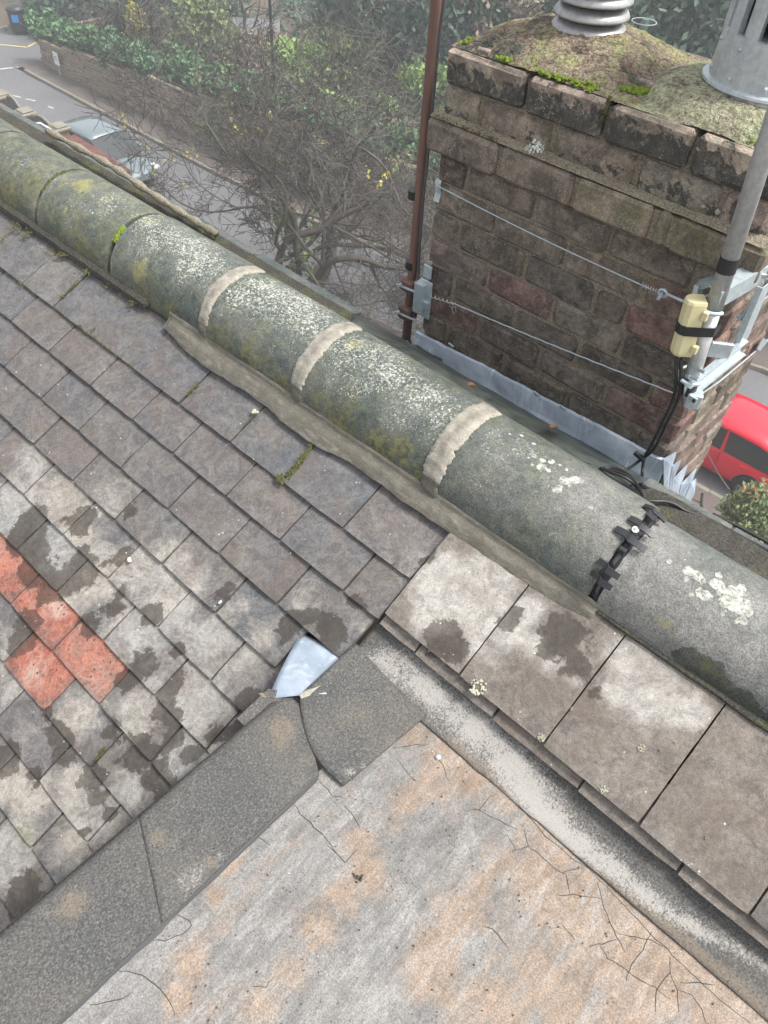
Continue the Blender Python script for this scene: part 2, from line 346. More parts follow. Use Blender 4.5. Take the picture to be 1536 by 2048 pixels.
def mat_flat():
    m = NT('weathered_coating', 0.8, 0.35); p = m.geo(); warp = m.noise(m.vec(p, (9, 2.2, 5), rot=(0, 0, 0.12)), 1.0, 6, 0.65, 0.9)
    o = m.math('ADD', m.attr('orange'), m.math('MULTIPLY', m.math('SUBTRACT', warp, 0.5), 2.6))
    o = m.math('ADD', o, m.math('MULTIPLY', m.math('SUBTRACT', m.noise(p, 40, 7, 0.78), 0.5), 1.6))
    f = m.math('ADD', 0.2, m.math('MULTIPLY', m.step(o, 0.06, 0.85), 0.7))
    grey = m.ramp(m.noise(p, 9, 6, 0.65, 0.7), [(0.35, (0.135, 0.146, 0.15)), (0.5, (0.175, 0.185, 0.187)), (0.65, (0.22, 0.222, 0.218))])
    org = m.ramp(m.noise(p, 13, 6, 0.7), [(0.35, (0.22, 0.165, 0.125)), (0.5, (0.27, 0.205, 0.155)), (0.65, (0.305, 0.245, 0.195))])
    b = m.mix(f, grey, org)
    streak = m.noise(m.vec(p, (45, 5, 10), rot=(0, 0, 0.12)), 1.0, 6, 0.72, 0.7)
    b = m.mix(m.math('MULTIPLY', m.step(streak, 0.48, 0.66), 0.5), b, (0.29, 0.285, 0.275))
    b = m.mix(m.math('MULTIPLY', m.step(m.noise(p, 55, 7, 0.75), 0.6, 0.72), 0.45), b, (0.15, 0.14, 0.13))
    hz = m.step(m.noise(p, 5.5, 3), 0.42, 0.62)
    d = m.math('MULTIPLY', m.step(m.voro(p, 95), 0.24, 0.12), m.step(m.noise(p, 14, 4, 0.7), 0.52, 0.60))
    d = m.math('MAXIMUM', d, m.math('MULTIPLY', m.math('MULTIPLY', m.step(m.voro(m.vec(p, (1, 1, 1), off=(2, 7, 3)), 210), 0.3, 0.15), m.step(m.noise(p, 26, 4, 0.7), 0.5, 0.58)), hz))
    b = m.mix(m.math('MULTIPLY', d, 0.8), b, (0.075, 0.055, 0.045))
    wd = m.math('MULTIPLY', m.step(m.voro(m.vec(p, (1, 1, 1), off=(9, 1, 4)), 75), 0.09, 0.05), m.step(m.noise(p, 33, 3), 0.54, 0.6))
    b = m.mix(wd, b, (0.55, 0.55, 0.52))
    b = m.grain(b, m.noise(p, 330, 2, 0.7), amt=0.45); b = m.grain(b, m.noise(p, 110, 6, 0.78), amt=0.22); b = m.grain(b, m.noise(m.vec(p, (40, 12, 20), rot=(0, 0, 0.15)), 1.0, 6, 0.75, 0.5), amt=0.3)
    m.color(b); m.rough(m.math('SUBTRACT', 0.85, m.math('MULTIPLY', m.step(m.noise(p, 4, 3), 0.5, 0.7), 0.3)))
    m.bump(m.math('ADD', m.math('MULTIPLY', m.noise(p, 60, 6, 0.7), 2.2), m.noise(p, 260, 2)), 0.7, 0.002); return m.m
M['flat'] = mat_flat()

def mat_brick():
    m = NT('old_brick', 0.9, 0.25); o = m.jump(m.P()); p = m.geo(); rnd = m.info.outputs['Random']
    n1 = m.noise(o, 16, 5, 0.65, 0.5); n2 = m.noise(o, 55, 6, 0.75); fine = m.noise(p, 260, 3, 0.75)
    low = m.attr('low')                     # 0 top courses, 1 lower courses (older grime)
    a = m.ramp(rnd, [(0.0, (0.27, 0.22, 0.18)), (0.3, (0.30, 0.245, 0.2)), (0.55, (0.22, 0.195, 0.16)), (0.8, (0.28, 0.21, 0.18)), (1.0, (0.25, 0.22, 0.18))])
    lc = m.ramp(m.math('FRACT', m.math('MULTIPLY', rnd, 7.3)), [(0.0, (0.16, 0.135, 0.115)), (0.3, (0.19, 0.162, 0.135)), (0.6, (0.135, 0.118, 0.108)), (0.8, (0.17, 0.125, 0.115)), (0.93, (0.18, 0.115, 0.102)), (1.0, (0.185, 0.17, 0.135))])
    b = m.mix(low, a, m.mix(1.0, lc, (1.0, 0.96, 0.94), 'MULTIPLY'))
    b = m.mix(m.step(n1, 0.38, 0.64), m.mix(1.0, b, (0.66, 0.67, 0.66), 'MULTIPLY'), m.mix(1.0, b, (1.4, 1.4, 1.36), 'MULTIPLY'))
    b = m.mix(1.0, b, m.mix(m.math('FRACT', m.math('MULTIPLY', rnd, 13.7)), (0.72, 0.72, 0.72), (1.2, 1.2, 1.2)), 'MULTIPLY')
    soot = m.step(m.math('ADD', m.math('ADD', m.attr('soot'), m.math('MULTIPLY', m.math('SUBTRACT', m.noise(o, 20, 7, 0.68, 0.6), 0.5), 1.7)), 0), 0.42, 0.5)
    b = m.mix(m.math('MULTIPLY', soot, 0.85), b, m.mix(fine, (0.028, 0.032, 0.032), (0.06, 0.064, 0.06)))
    ef = m.math('MULTIPLY', m.step(n2, 0.48, 0.6), m.step(m.noise(o, 11, 4, 0.7), 0.45, 0.58))
    b = m.mix(m.math('MULTIPLY', ef, 0.75), b, m.mix(low, (0.27, 0.25, 0.21), (0.22, 0.205, 0.165)))
    al = m.step(m.math('ADD', m.math('MULTIPLY', m.attr('algae'), 0.9), m.math('MULTIPLY', m.math('SUBTRACT', m.noise(o, 18, 6, 0.7), 0.5), 1.5)), 0.4, 1.0)
    b = m.mix(m.math('MULTIPLY', al, 0.7), b, m.mix(n2, (0.10, 0.105, 0.045), (0.22, 0.21, 0.1)))
    ws = m.math('MULTIPLY', m.step(m.voro(p, 170), 0.24, 0.12), m.step(m.noise(p, 12, 3), 0.5, 0.6)); b = m.mix(m.math('MULTIPLY', ws, 0.8), b, (0.5, 0.5, 0.45))
    b = m.grain(b, fine, amt=0.4); b = m.grain(b, m.noise(p, 80, 6, 0.78), amt=0.35)
    m.color(b); m.bump(m.math('ADD', m.math('MULTIPLY', n2, 2.0), m.math('ADD', fine, m.math('MULTIPLY', soot, -0.5))), 0.7, 0.003); return m.m
M['brick'] = mat_brick()

def mat_mortar(name, c1, c2, moss=0.3):
    m = NT(name, 0.92, 0.2); p = m.geo(); n = m.noise(p, 22, 6, 0.7); f = m.noise(p, 190, 3, 0.75)
    b = m.mix(n, c1, c2); mo = m.step(m.noise(p, 9, 5, 0.7), 0.5, 0.68); b = m.mix(m.math('MULTIPLY', mo, moss), b, (0.12, 0.13, 0.045))
    b = m.grain(b, f, amt=0.7); m.color(b); m.bump(m.math('ADD', m.math('MULTIPLY', n, 2), f), 1.0, 0.005); return m.m
M['cmortar'] = mat_mortar('sandy_mortar', (0.15, 0.125, 0.09), (0.4, 0.345, 0.26))
M['bed'] = mat_mortar('old_bedding_mortar', (0.04, 0.038, 0.033), (0.1, 0.095, 0.08), 0.6)

def mat_flaunch(name, green):
    m = NT(name, 0.95, 0.2); p = m.geo(); n = m.noise(p, 9, 6, 0.65, 0.8); n2 = m.noise(p, 40, 7, 0.75); f = m.noise(p, 160, 3, 0.75)
    if green: b = m.ramp(n, [(0.36, (0.260, 0.236, 0.183)), (0.45, (0.437, 0.401, 0.295)), (0.53, (0.519, 0.507, 0.330)), (0.62, (0.496, 0.531, 0.354))])
    else: b = m.ramp(n, [(0.38, (0.106, 0.112, 0.088)), (0.45, (0.307, 0.230, 0.177)), (0.53, (0.366, 0.307, 0.212)), (0.6, (0.389, 0.378, 0.177))])
    b = m.mix(m.math('MULTIPLY', m.step(n2, 0.48, 0.68), 0.75), b, (0.496, 0.472, 0.330) if green else (0.401, 0.366, 0.260))
    b = m.mix(m.math('MULTIPLY', m.step(n2, 0.46, 0.32), 0.85), b, (0.071, 0.065, 0.053) if not green else (0.165, 0.147, 0.106))
    b = m.grain(b, f, amt=0.7)
    b = m.mix(m.math('MULTIPLY', m.step(m.noise(p, 16, 6, 0.7, 1.0), 0.54, 0.6), 0.6), b, (0.354, 0.389, 0.236) if green else (0.118, 0.118, 0.112)); b = m.grain(b, m.noise(p, 60, 6, 0.78), amt=0.7)
    m.color(b); m.bump(m.math('ADD', m.math('MULTIPLY', n2, 2.5), f), 1.0, 0.008); return m.m
M['fl1'] = mat_flaunch('lumpy_flaunching', False); M['fl2'] = mat_flaunch('lichened_flaunching', True)

def mat_lead(name, blue=0.0, k=1.0):
    m = NT(name, 0.5, 0.5, 0.1); p = m.geo(); n = m.noise(p, 8, 5, 0.6, 0.8); st = m.noise(m.vec(p, (12, 12, 3)), 1.0, 6, 0.75, 0.8)
    b = m.ramp(n, [(0.3, (0.17 * k, (0.195 + blue * 0.3) * k, (0.22 + blue * 0.7) * k)), (0.6, (0.29 * k, (0.32 + blue * 0.35) * k, (0.345 + blue) * k)), (0.8, (0.44 * k, 0.47 * k, 0.49 * k))])
    b = m.mix(m.math('MULTIPLY', m.step(st, 0.52, 0.7), 0.6), b, (0.52 * k, 0.545 * k, 0.56 * k))
    dk = m.step(m.math('ADD', m.attr('wet'), m.math('SUBTRACT', m.noise(p, 25, 5, 0.7), 0.5)), 0.4, 0.6)
    b = m.mix(m.math('MULTIPLY', dk, 0.85), b, (0.07, 0.078, 0.075))
    m.color(b); m.rough(m.math('ADD', 0.38, m.math('MULTIPLY', n, 0.3))); m.bump(m.math('ADD', m.noise(p, 18, 3), m.math('MULTIPLY', m.noise(p, 120, 3), 0.15)), 0.6, 0.006); return m.m
M['lead'] = mat_lead('grey_lead', 0.03, 2.3); M['leadb'] = mat_lead('bright_lead', 0.06, 1.2)

def mat_wetlead():
    m = NT('dull_wet_lead', 0.4, 0.5, 0.1); p = m.geo(); n = m.noise(p, 9, 6, 0.65, 0.8)
    b = m.ramp(n, [(0.35, (0.03, 0.035, 0.03)), (0.55, (0.085, 0.1, 0.09)), (0.75, (0.14, 0.155, 0.13))]); m.color(b)
    m.bump(m.noise(p, 30, 5), 0.6, 0.004); return m.m
M['wetlead'] = mat_wetlead()

def mat_metal(name, c, rough, streak=0.5, metal=0.75):
    m = NT(name, rough, 0.5, metal); p = m.P(); n = m.noise(m.vec(p, (1, 1, 0.3)), 30, 5, 0.7); 
    b = m.mix(n, tuple(x * (1 - streak * 0.5) for x in c), tuple(min(1, x * (1 + streak * 0.4)) for x in c))
    b = m.grain(b, m.noise(p, 70, 5, 0.75), amt=0.25); m.color(b); m.rough(m.math('ADD', rough - 0.1, m.math('MULTIPLY', n, 0.25))); m.bump(m.noise(p, 160, 2), 0.15, 0.001); return m.m
M['galv'] = mat_metal('galvanised_steel', (0.5, 0.57, 0.6), 0.45, 0.35, 0.5)
M['alu'] = mat_metal('dull_aluminium', (0.5, 0.51, 0.51), 0.5, 0.3, 0.5)
M['cowl'] = mat_metal('cast_aluminium_cowl', (0.42, 0.42, 0.415), 0.42, 0.5, 0.6)
M['cowlp'] = mat_metal('pale_sheet_cowl', (0.5, 0.54, 0.56), 0.4, 0.25, 0.4)

def mat_rustpole():
    m = NT('rusty_painted_pole', 0.6, 0.4, 0.1); p = m.P(); n = m.noise(m.vec(p, (1, 1, 0.25)), 26, 5, 0.7)
    m.color(m.ramp(n, [(0.3, (0.12, 0.085, 0.075)), (0.55, (0.19, 0.105, 0.085)), (0.75, (0.24, 0.15, 0.125))])); m.bump(n, 0.4, 0.002); return m.m
M['rust'] = mat_rustpole()
def mat_mossmetal():
    m = NT('algae_on_mast', 0.7, 0.3); p = m.geo(); n = m.noise(p, 30, 4); m.color(m.mix(n, (0.17, 0.17, 0.05), (0.33, 0.33, 0.23))); return m.m
M['mossmast'] = mat_mossmetal()
M['black'] = plain('black_rubber', (0.018, 0.018, 0.02), 0.45, 0, 0.5, 0.3, 20)
M['clip'] = plain('black_plastic', (0.03, 0.031, 0.035), 0.4, 0, 0.5, 0.3, 20)
M['cream'] = plain('cream_plastic', (0.62, 0.56, 0.33), 0.5, 0, 0.4, 0.1, 14, 0.001)
M['white'] = plain('white_paint', (0.75, 0.76, 0.77), 0.5)
M['blue'] = plain('blue_label', (0.04, 0.24, 0.6), 0.5)
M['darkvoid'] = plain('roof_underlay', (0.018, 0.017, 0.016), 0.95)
M['rope'] = mat_mortar('pale_rope_mortar', (0.2, 0.18, 0.135), (0.34, 0.31, 0.24), 0.1)
M['moss'] = plain('bright_moss', (0.17, 0.24, 0.03), 0.95, 0, 0.2, 0.4, 90, 0.004)
M['mossd'] = plain('dull_moss', (0.1, 0.1, 0.035), 0.95, 0, 0.2, 0.45, 90, 0.004)
M['lichw'] = plain('pale_lichen', (0.6, 0.63, 0.58), 0.95, 0, 0.2, 0.12, 120, 0.002)
M['lichy'] = plain('cream_lichen', (0.5, 0.49, 0.38), 0.95, 0, 0.2, 0.2, 120, 0.003)
M['crack'] = plain('crack_bitumen', (0.065, 0.055, 0.05), 0.7)
M['maroon'] = plain('old_red_bedding', (0.09, 0.045, 0.042), 0.9, 0, 0.2, 0.3, 30)

def mat_asphalt(name, c, leaf=0.0, wet=0.2):
    m = NT(name, 0.8 - wet, 0.4); p = m.geo(); n = m.noise(p, 0.5, 5, 0.6, 0.5); n2 = m.noise(p, 6, 6, 0.75)
    b = m.mix(n, tuple(x * 0.75 for x in c), tuple(x * 1.3 for x in c)); b = m.mix(m.math('MULTIPLY', m.step(n2, 0.4, 0.7), 0.35), b, tuple(x * 1.6 for x in c))
    if leaf:
        lf = m.math('MULTIPLY', m.step(m.voro(p, 7), 0.28, 0.2), m.step(m.noise(p, 1.1, 3), 0.5, 0.62)); b = m.mix(m.math('MULTIPLY', lf, leaf), b, (0.24, 0.17, 0.11))
    m.color(b); m.bump(n2, 0.4, 0.01); return m.m
M['road'] = mat_asphalt('road_asphalt', (0.135, 0.135, 0.14), 0.2)
M['pave'] = mat_asphalt('brown_pavement', (0.12, 0.1, 0.09), 0.6)
M['soil'] = mat_asphalt('leaf_litter_ground', (0.1, 0.08, 0.055), 0.9, 0)
M['kerb'] = plain('kerb_stone', (0.24, 0.22, 0.18), 0.85, 0, 0.3, 0.3, 3)
def mat_stone():
    m = NT('rubble_stone', 0.9, 0.2); o = m.jump(m.P()); rnd = m.info.outputs['Random']; n = m.noise(o, 5, 5, 0.7)
    b = m.ramp(m.math('FRACT', m.math('ADD', m.math('MULTIPLY', rnd, 5), n)), [(0.0, (0.2, 0.165, 0.12)), (0.4, (0.3, 0.25, 0.18)), (0.7, (0.38, 0.32, 0.24)), (1.0, (0.2, 0.175, 0.14))]); m.color(b)
    m.bump(n, 0.8, 0.02); return m.m
M['stone'] = mat_stone()
M['wallmortar'] = plain('dark_wall_joints', (0.07, 0.06, 0.045), 0.95, 0, 0.2, 0.3, 2)
M['redbrick'] = plain('red_coping', (0.15, 0.07, 0.058), 0.85, 0, 0.2, 0.35, 5)
M['pier'] = plain('sandstone_pier', (0.3, 0.21, 0.14), 0.85, 0, 0.2, 0.25, 5)
M['wood'] = plain('grey_fence_wood', (0.15, 0.16, 0.14), 0.85, 0, 0.2, 0.35, 6)
def mat_leaf(name, c1, c2, c3):
    m = NT(name, 0.7, 0.3); p = m.geo(); n = m.noise(p, 0.9, 4, 0.6); v = m.voro(p, 5.0, out='Color')
    sep = m.t.nodes.new('ShaderNodeSeparateColor'); m.L(v, sep.inputs[0])
    b = m.mix(m.step(n, 0.35, 0.65), c1, c2); b = m.mix(m.math('MULTIPLY', sep.outputs[0], 0.6), b, c3)
    m.color(b); m.b.inputs['Subsurface Weight'].default_value = 0.0; return m.m
M['leaf_dark'] = mat_leaf('dark_evergreen', (0.052, 0.096, 0.070), (0.104, 0.166, 0.113), (0.157, 0.227, 0.157))
M['leaf_ivy'] = mat_leaf('ivy_green', (0.070, 0.148, 0.078), (0.122, 0.227, 0.104), (0.192, 0.313, 0.157))
M['leaf_olive'] = mat_leaf('bramble_olive', (0.139, 0.174, 0.086), (0.209, 0.260, 0.104), (0.278, 0.330, 0.139))
M['leaf_bright'] = mat_leaf('bright_undergrowth', (0.174, 0.278, 0.086), (0.278, 0.418, 0.122), (0.383, 0.522, 0.192))
M['leaf_yellow'] = mat_leaf('yellow_shrub', (0.434, 0.383, 0.086), (0.626, 0.557, 0.122), (0.522, 0.487, 0.174))
M['leaf_brown'] = mat_leaf('dead_brown', (0.174, 0.148, 0.104), (0.260, 0.217, 0.157), (0.330, 0.278, 0.209))
def mat_bark(name, c, c2):
    m = NT(name, 0.9, 0.2); p = m.geo(); n = m.noise(p, 5, 5, 0.7); n2 = m.noise(p, 1.3, 3)
    b = m.mix(n, c, c2); b = m.mix(m.math('MULTIPLY', m.step(n2, 0.55, 0.75), 0.4), b, (0.17, 0.19, 0.09)); m.color(b); m.bump(n, 0.6, 0.02); return m.m
M['bark'] = mat_bark('dark_bark', (0.06, 0.052, 0.043), (0.15, 0.135, 0.115))
M['twig'] = mat_bark('grey_twig', (0.05, 0.044, 0.038), (0.15, 0.138, 0.124))
def mat_paint(name, c, rough=0.25):
    m = NT(name, rough, 0.5); m.color(c); m.b.inputs['Coat Weight'].default_value = 0.6; m.b.inputs['Coat Roughness'].default_value = 0.08; return m.m
M['red'] = mat_paint('red_car_paint', (0.72, 0.012, 0.035)); M['bluegrey'] = mat_paint('blue_grey_car_paint', (0.15, 0.19, 0.205)); M['navy'] = mat_paint('dark_car_paint', (0.03, 0.035, 0.045))
M['glass'] = mat_paint('dark_car_glass', (0.03, 0.035, 0.035), 0.08); M['tyre'] = plain('tyre_rubber', (0.025, 0.025, 0.025), 0.8); M['rim'] = plain('wheel_alloy', (0.4, 0.4, 0.4), 0.35, 0.7)
M['lampr'] = mat_paint('red_lens', (0.3, 0.02, 0.02)); M['lampw'] = mat_paint('clear_lens', (0.6, 0.62, 0.62))
M['render'] = plain('house_wall_stone', (0.25, 0.2, 0.15), 0.9, 0, 0.2, 0.3, 2)
M['lip_shadow'] = plain('drip_shadow_dark', (0.05, 0.05, 0.052), 0.6)  # dark colour that paints the drip shadow at the kerb lip
M['paintline'] = plain('road_paint', (0.55, 0.55, 0.5), 0.8, 0, 0.3, 0.2, 3); M['yline'] = plain('yellow_road_paint', (0.52, 0.45, 0.2), 0.8, 0, 0.3, 0.2, 3)
def lk(o, parent=None, local=False):
    col.objects.link(o)
    if parent is not None:
        o.parent = parent
        if parent.type == 'EMPTY' and not local: o.matrix_parent_inverse = Matrix.Translation(-Vector(parent.location))
    return o
link = lk
def sub(mb, name, mats, parent, label=None, smooth=False, local=False, kind=None):
    o = bpy.data.objects.new(name, mb.mesh(name, mats, smooth)); link(o, parent, local); tag(o, label, kind=kind); return o

class Field:                                # soft spots given in plane coordinates
    def __init__(s, conv, spots):
        s.b = []
        for sp in spots:
            u, v, r = sp[:3]; k = sp[3] if len(sp) > 3 else 1.0
            a = conv(u, v); c = conv(u + r, v); d = conv(u, v + r)
            R = (math.hypot(c[0] - a[0], c[1] - a[1]) + math.hypot(d[0] - a[0], d[1] - a[1])) / 2
            s.b.append((a[0], a[1], R, k))
    def __call__(s, x, y):
        m = 0.0
        for (a, b, r, k) in s.b:
            q = ((x - a) ** 2 + (y - b) ** 2) / (r * r)
            if q < 6: m = max(m, k * math.exp(-0.69 * q))
        return m

# ------------------------------------------------------------------ damp winter air
hz = MB(); hz.box((-10, 15, 7.2), (150, 110, 18.4))
hm = bpy.data.materials.new('damp_air'); hm.use_nodes = True; ht = hm.node_tree; ht.nodes.clear()
hv = ht.nodes.new('ShaderNodeVolumePrincipled'); hv.inputs['Color'].default_value = (0.93, 0.96, 1.0, 1); hv.inputs['Density'].default_value = 0.0046; hv.inputs['Anisotropy'].default_value = 0.2
hq = ht.nodes.new('ShaderNodeOutputMaterial'); ht.links.new(hv.outputs[0], hq.inputs['Volume'])
tag(hz.build('haze', hm), kind='stuff')
# ================================================================== ground and street
def ground_sheet(name, pts_near, pts_far, z, mat, n=1):
    mb = MB(); mb.grid([[Vector((*p, z)) for p in pts_near], [Vector((*p, z)) for p in pts_far]]); o = mb.build(name, mat); fix_normals(o); return tag(o, kind='structure')
def lin(poly, x):
    for (a, b) in zip(poly, poly[1:]):
        if a[0] <= x <= b[0]: return a[1] + (b[1] - a[1]) * (x - a[0]) / (b[0] - a[0])
    return poly[0][1] if x < poly[0][0] else poly[-1][1]
NEARK = [(-60, 12.5), (-26, 12.75), (-14, 14.0), (-5, 14.65), (20, 15.0)]
FARK = [(-37.2, 16.6), (-24, 16.5), (-17, 16.7), (-10, 18.4), (-4, 20.1), (20, 21.0)]
WALLF = [(-36.6, 17.6), (-26, 17.9), (-18, 18.4), (-10, 20.3), (-4, 22.2), (20, 23.2)]
xs = [-60, -50, -45, -41, -37.2, -33, -30, -26, -22, -18, -14, -10, -7, -4, 0, 5, 12, 20]
mb = MB(); mb.grid([[Vector((-220, -200, -0.05)), Vector((200, -200, -0.05))], [Vector((-220, 260, -0.05)), Vector((200, 260, -0.05))]])
tag(mb.build('ground', M['soil']), kind='structure')
ground_sheet('road', [(x, lin(NEARK, x)) for x in xs if x >= -37.2], [(x, lin(FARK, x)) for x in xs if x >= -37.2], 0.0, M['road'])
ground_sheet('side_road', [(-37.2, 5), (-37.2, 60)], [(-41.5, 5), (-45.0, 60)], 0.004, M['road'])
ground_sheet('far_verge', [(-41.5, 5), (-45.0, 60)], [(-60, 5), (-60, 60)], 0.1, M['soil'])
ground_sheet('near_pavement', [(x, lin(NEARK, x) - 0.12) for x in xs if x >= -37.2], [(x, 12.75 - 1.2 if x < -20 else 12.4) for x in xs if x >= -37.2], 0.12, M['pave'])
ground_sheet('far_pavement', [(x, lin(FARK, x) + 0.13) for x in xs if x >= -37.2], [(x, lin(WALLF, x) + 0.1) for x in xs if x >= -37.2], 0.12, M['pave'])
def kerb(name, poly, side, x0, x1):
    root = empty(name, (x0, lin(poly, x0), 0), None, None); tag(root, kind='structure'); me = {}
    x = x0; k = 0
    while x < x1:
        L = 0.92; y0, y1 = lin(poly, x), lin(poly, x + L); a = math.atan2(y1 - y0, L)
        if k % 4 not in me:
            b = MB(); b.bbox((0, 0, 0), (L - 0.015, 0.13, 0.16), 0.012, jit=0.004); me[k % 4] = b.mesh('kerb_stone', M['kerb'])
        o = bpy.data.objects.new('kerb_stone', me[k % 4]); link(o, root); o.location = (x + L / 2, (y0 + y1) / 2 + side * 0.065, 0.05); o.rotation_euler = (0, 0, a); x += L * math.cos(a); k += 1
kerb('far_kerb', FARK, 1, -36.5, 2)
kerb('near_kerb', NEARK, -1, -20, 3)
root = empty('side_road_kerb', (-41.5, 12, 0), None, None); tag(root, kind='structure')
kb = MB(); kb.bbox((0, 0, 0), (0.13, 0.9, 0.16), 0.012, jit=0.004); kme = kb.mesh('kerb_stone', M['kerb'])
for k in range(16):
    o = bpy.data.objects.new('kerb_stone', kme); link(o, root); o.location = (-41.4 - (11 + k * 0.92 - 5) * 0.0636, 11 + k * 0.92, 0.06); o.rotation_euler = (0, 0, 0.0636)
# painted marks
def mark(a, b, w, mat, z=0.008):
    a, b = Vector((*a, z)), Vector((*b, z)); d = (b - a).normalized(); n = Vector((-d.y, d.x, 0)) * w / 2
    mb = MB(); mb.grid([[a - n, b - n], [a + n, b + n]]); tag(mb.build('road_marking', mat), kind='structure')
for (u0, v0, u1, v1) in ((24, 191, 42, 195), (52, 198, 71, 202), (96, 213, 107, 217), (160, 238, 175, 245)):
    a, b = at_z(u0, v0, 0), at_z(u1, v1, 0); mark((a.x, a.y), (b.x, b.y), 0.07, M['paintline'])
def zmark(pts, w, mat):
    q = [at_z(u, v, 0) for u, v in pts]
    for a, b in zip(q, q[1:]): mark((a.x, a.y), (b.x, b.y), w, mat, 0.012)
zmark([(-6, 89), (55, 95), (74, 84), (86, 84)], 0.12, M['yline'])
zmark([(-4, 139), (26, 136)], 0.12, M['paintline']); zmark([(34, 135), (60, 134)], 0.12, M['paintline'])
a = at_z(184, 199, 0); mb = MB(); mb.box((a.x, a.y, 0.01), (0.3, 0.14, 0.01)); tag(mb.build('paper_scrap', M['white']), 'white scrap of paper lying on the road near the far kerb', 'litter')

# ------------------------------------------------------------------ rubble wall across the street
wall = empty('stone_wall', (-30, 17.8, 0), 'long rubble stone boundary wall across the street, ivy along its top', 'wall')
def wall_top(x): return 1.25 + 0.055 * min(max(x + 36.6, 0), 16) + 0.05 * math.sin(x * 1.3)
core = MB(); P0, P1 = [], []
for x in [-36.6 + i * 1.0 for i in range(48)]:
    y = lin(WALLF, x); P0.append([Vector((x, y + 0.05, 0)), Vector((x, y + 0.05, wall_top(x) - 0.06)), Vector((x, y + 0.4, wall_top(x) - 0.06)), Vector((x, y + 0.4, 0))])
core.grid(P0); o = core.build('wall_core', M['wallmortar'], wall); fix_normals(o)
stones = []; stuff = MB(); kinds = []
for k in range(8):
    b = MB(); b.bbox((0, 0, 0), (1, 1, 1), 0.12, jit=0.07); kinds.append(b.mesh('stone', M['stone']))
for r in range(16):
    z = 0.13 + 0.125 * r; x = -36.55 + U(0, 0.2)
    while x < 2.5:
        L = U(0.22, 0.5)
        if z + 0.05 < wall_top(x):
            y = lin(WALLF, x + L / 2); stones.append((x + L / 2, y, z + U(-0.012, 0.012), L - 0.02, 0.105 + U(-0.01, 0.012)))
        x += L
stones.sort(key=lambda q: abs(q[0] + 27) if q[0] > -36 else 0)
for i, (x, y, z, L, h) in enumerate(stones):
    a = math.atan2(lin(WALLF, x + .3) - lin(WALLF, x - .3), .6)
    if i < 300:
        o = bpy.data.objects.new('stone', kinds[i % 8]); link(o, wall); o.location = (x, y + U(-0.02, 0.02), z); o.scale = (L, 0.16, h); o.rotation_euler = (0, U(-0.03, 0.03), a)
    else: stuff.bbox((x, y + U(-0.02, 0.02), z), (L, 0.16, h), 0.02, Matrix.Rotation(a, 3, 'Z'), jit=0.008)
o = sub(stuff, 'stone', M['stone'], wall, kind='stuff'); o.name = 'further_stones'
# corner return of the wall
ret = MB()
for r in range(11):
    y = 17.75
    while y < 24:
        L = U(0.22, 0.5); ret.bbox((-36.55, y + L / 2, 0.13 + .125 * r), (0.16, L - .02, .105), 0.02, jit=.008); y += L
o = sub(ret, 'stone', M['stone'], wall, kind='stuff'); o.name = 'return_stones'
cm = MB(); cm.box((-36.3, 21, 0.62), (0.4, 6.6, 1.24)); sub(cm, 'return_core', M['wallmortar'], wall)

# name sign on the wall
sg = empty('street_sign', tuple(at_y(113, 150, 17.45)), 'small white sign on a short post in front of the stone wall', 'sign')
c = at_y(112, 117, 17.4); mb = MB(); mb.box(c, (0.36, 0.03, 0.5)); sub(mb, 'sign_panel', M['white'], sg)
mb = MB(); mb.box(c + Vector((0, -0.02, 0.06)), (0.2, 0.006, 0.04)); mb.box(c + Vector((0, -0.02, -0.04)), (0.24, 0.006, 0.03)); sub(mb, 'lettering', M['bluegrey'], sg)
mb = MB(); mb.tube([c + Vector((0, 0.02, -0.2)), Vector((c.x, c.y + 0.02, 0.1))], 0.025, 6); sub(mb, 'post', M['galv'], sg)

# litter bin
bl = at_z(42, 62, 0.1); bn = empty('litter_bin', (bl.x, bl.y, 0.1), 'black litter bin with a blue label on the far pavement', 'bin')
mb = MB(); mb.lathe([(0.36, 0.0), (0.4, 0.1), (0.42, 0.85), (0.38, 0.9)], bl, 16); sub(mb, 'bin_body', M['black'], bn)
mb = MB(); mb.lathe([(0.46, 0.9), (0.46, 0.97), (0.36, 1.06), (0.05, 1.12)], bl, 16); sub(mb, 'bin_lid', M['clip'], bn)
mb = MB(); dv = Vector((0.75, -0.66, 0)); mb.box(bl + dv * 0.43 + Vector((0, 0, 0.62)), (0.03, 0.3, 0.3), Matrix.Rotation(math.atan2(-0.66, 0.75), 3, 'Z')); sub(mb, 'bin_label', M['blue'], bn)
# low wall and dark vehicle beyond
lw = MB(); lw.box((-47.5, 22, 0.55), (0.4, 22, 0.9)); o = lw.build('low_wall', M['stone']); tag(o, 'low brown wall behind the litter bin', 'wall')

# slim lamp column across the street
pb = at_z(557, 338, 0.12); pt = at_y(551, -40, pb.y)
lp = empty('lamp_post', tuple(pb), 'slim black lamp column rising behind the bare garden tree', 'lamp post')
mb = MB(); mb.tube([pb, pb + Vector((0, 0, 1.2))], 0.075, 10); sub(mb, 'base', M['black'], lp)
mb = MB(); mb.tube([pb + Vector((0, 0, 1.15)), Vector((pb.x, pb.y, max(pt.z, 9)))], [0.055, 0.04], 10); sub(mb, 'pole', M['black'], lp)
mb = MB(); hz_ = max(pt.z, 9); mb.bbox((pb.x, pb.y - 0.25, hz_), (0.22, 0.7, 0.12), 0.03); sub(mb, 'lamp_head', M['clip'], lp)

